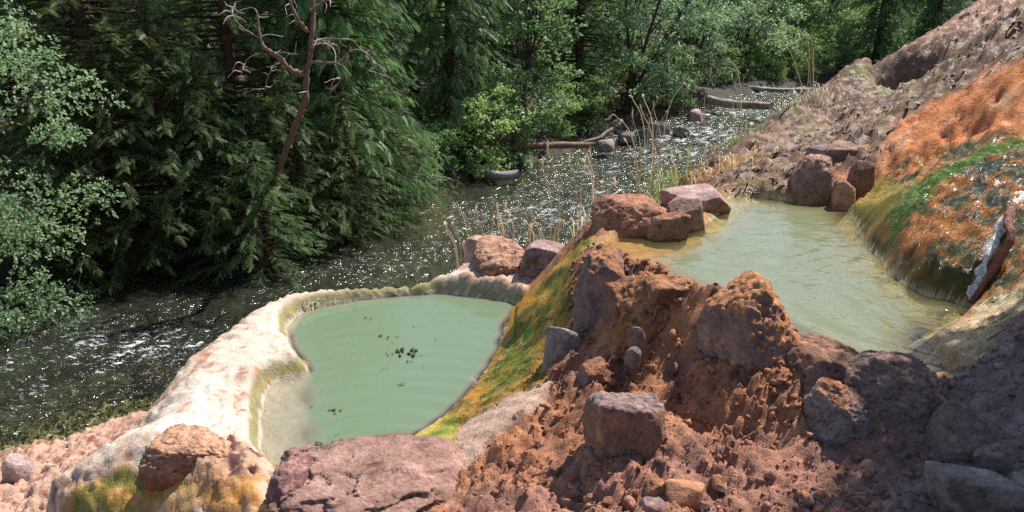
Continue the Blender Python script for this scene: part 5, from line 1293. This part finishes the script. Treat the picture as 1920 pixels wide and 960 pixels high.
# ---------------------------------------------------------------- grasses on the near bank
STRAW, STRAW2, GRN = np.array([.46, .40, .29]), np.array([.52, .41, .27]), np.array([.16, .20, .05])
def grass(label, stalks, tuft=None, group=None, seed=0):
    """stalks: (foot px, foot py, tip px, tip py, distance, arch); tuft: (n, length, colour)"""
    rr = np.random.RandomState(seed)
    f0 = atY(stalks[0][0], stalks[0][1], stalks[0][4]) if stalks else None
    base = np.array(f0); base[2] = min(base[2], ground_z(base[0], base[1]))
    e = empty("grass_clump", tuple(base), label, "grass", group)
    for (fx_, fy_, tx, ty, yd, ar) in stalks:
        A = atY(fx_, fy_, yd); A[2] = min(A[2], ground_z(A[0], A[1]) + .02); B = atY(tx, ty, yd - .05)
        L = np.linalg.norm(B - A); s = 1 if tx >= fx_ else -1
        M_ = A * .45 + B * .55 + np.array([-s * .05 * L, 0, .10 * L + ar * .12])
        M2 = A * .15 + B * .85 + np.array([0, 0, .05 * L + ar * .10])
        p = bez([A, M_, M2, B], 14); c = STRAW * rr.uniform(.8, 1.25)
        b = Buf(); tube_into(b, p[:11], np.linspace(.0042, .0026, 11), c, 4)
        st = link("stalk", b.mesh("stalk", M['dry'], True, A), e, loc=tuple(A - base))
        b = Buf(); hp = p[9:]; tube_into(b, hp, [.003, .0075, .0085, .006, .002][:len(hp)] , c * 1.15, 5)
        for j in range(16):
            q = hp[rr.randint(0, len(hp))] + rr.normal(0, .003, 3); d = rr.normal(0, .0045, 3) + [0, 0, .006]
            b.add([q, q + d + [.003, 0, 0], q + d * 1.5, q + d - [.003, 0, 0]], [[0, 1, 2, 3]], c * rr.uniform(.9, 1.4))
        link("seed_head", b.mesh("seed_head", M['dry'], True, A), st)
    if tuft:
        n, L, c, spread = tuft; b = Buf()
        for j in range(n):
            o = np.array([rr.normal(0, spread), rr.normal(0, spread), 0.0]); o[2] = ground_z(base[0] + o[0], base[1] + o[1]) - base[2]
            a = rr.uniform(0, 6.28); l = L * rr.uniform(.5, 1.2); out = rr.uniform(.2, .8); d = np.array([math.cos(a), math.sin(a), 0]); s = np.array([-d[1], d[0], 0]) * .0045
            p = [o, o + d * out * l * .35 + [0, 0, l * .55], o + d * out * l * .8 + [0, 0, l * (.85 - .4 * out)], o + d * out * l * 1.2 + [0, 0, l * (.75 - .75 * out)]]
            V = []; 
            for i, q in enumerate(p): w_ = [1, .9, .6, .08][i]; V += [q - s * w_, q + s * w_]
            b.add(V, [[0, 1, 3, 2], [2, 3, 5, 4], [4, 5, 7, 6]], np.asarray(c) * rr.uniform(.7, 1.3))
        link("blades", b.mesh("blades", M['dry'], False), e)
    return e
def many(cx, cy, yd, n, sx, hmin, hmax, seed, lean=.25):
    rr = np.random.RandomState(seed); out = []
    for i in range(n):
        fx_ = cx + rr.normal(0, sx); h = rr.uniform(hmin, hmax) * .85; l = rr.normal(0, lean) * h
        out.append((fx_, cy + rr.uniform(-4, 6), fx_ + l, cy - h, yd + rr.uniform(-.15, .25), rr.uniform(.2, 1.2)))
    return out
grass("dry straw grass bent left beside the perched pink slab rock", many(862, 478, 6.35, 5, 10, 30, 75, 1, .5) + [(885,450,847,388,6.4,1.2),(888,452,858,392,6.4,1.0),(895,450,893,385,6.45,.3)], (40, .14, STRAW, .06), seed=1)
grass("row of thin dry grass stalks behind the far rim rocks", many(945, 462, 6.7, 11, 26, 40, 95, 2, .15), (60, .16, STRAW * .9, .12), seed=2)
grass("dry stalks mixed with green blades right of the far rim rocks", many(1020, 460, 6.6, 8, 18, 30, 80, 3, .25), (120, .30, GRN, .14), seed=3)
grass("tall pale stalks in front of the red earthy boulder", [(1112,430,1094,300,5.6,.2),(1110,430,1100,290,5.65,.2),(1108,432,1130,345,5.6,.4),(1114,432,1155,352,5.6,1.0)], (50, .20, STRAW * .8, .08), seed=4)
grass("three single seed stalks rising in front of the dark far bank", [(1040,400,1027,262,7.4,.3),(1022,400,1018,295,7.3,.2),(1070,400,1068,290,7.4,.2),(1100,402,1106,278,7.5,.3)], (30, .15, STRAW * .8, .10), seed=5)
grass("leafy green tuft growing on the lip above the river", [(1212,350,1182,322,8.2,.3)], (320, .46, GRN * 1.1, .20), seed=6)
grass("tall arching straw stalks crowning the river lip", [(1215,330,1142,222,8.3,1.4),(1212,330,1180,180,8.35,1.2),(1218,335,1205,178,8.4,1.0),(1222,335,1232,182,8.4,1.0),(1225,332,1252,212,8.4,1.2),(1200,335,1162,232,8.3,1.4),(1230,335,1200,195,8.5,.4),(1228,338,1226,190,8.4,.3),(1195,340,1186,205,8.3,.3),(1235,335,1285,160,8.6,1.6),(1208,338,1170,260,8.2,.5)], (90, .22, STRAW * .8, .16), seed=7)
grass("straw tuft with rusty stems where the hillside meets the lip", many(1262, 345, 7.7, 8, 20, 40, 110, 8, .25), (140, .26, np.array([.30, .20, .09]), .16), seed=8)
grass("single rusty seed stalk standing tall against the far river", [(1331,238,1332,128,9.8,.1)], (20, .15, STRAW * .8, .08), seed=9)
grass("thin green and straw stalks on the hillside edge before the level log", [(1395,235,1360,118,10.0,1.3),(1378,238,1384,132,9.9,.4),(1386,238,1402,134,9.9,.8),(1380,240,1372,140,9.9,.2)], (70, .26, GRN, .12), seed=10)
grass("long arching stalks on the hillside crest before the slanting log", [(1522,176,1492,66,11.2,1.4),(1526,178,1505,64,11.2,1.2),(1528,176,1528,78,11.2,.4),(1516,180,1430,88,11.1,1.6),(1512,182,1510,100,11.1,.3)], (80, .30, STRAW * .85, .14), seed=11)
grass("sparse dry stalks on the slope beside the far corner of the upper pool", many(1330, 330, 6.9, 5, 20, 25, 60, 12, .3), (90, .18, np.array([.34, .24, .10]), .18), seed=12)
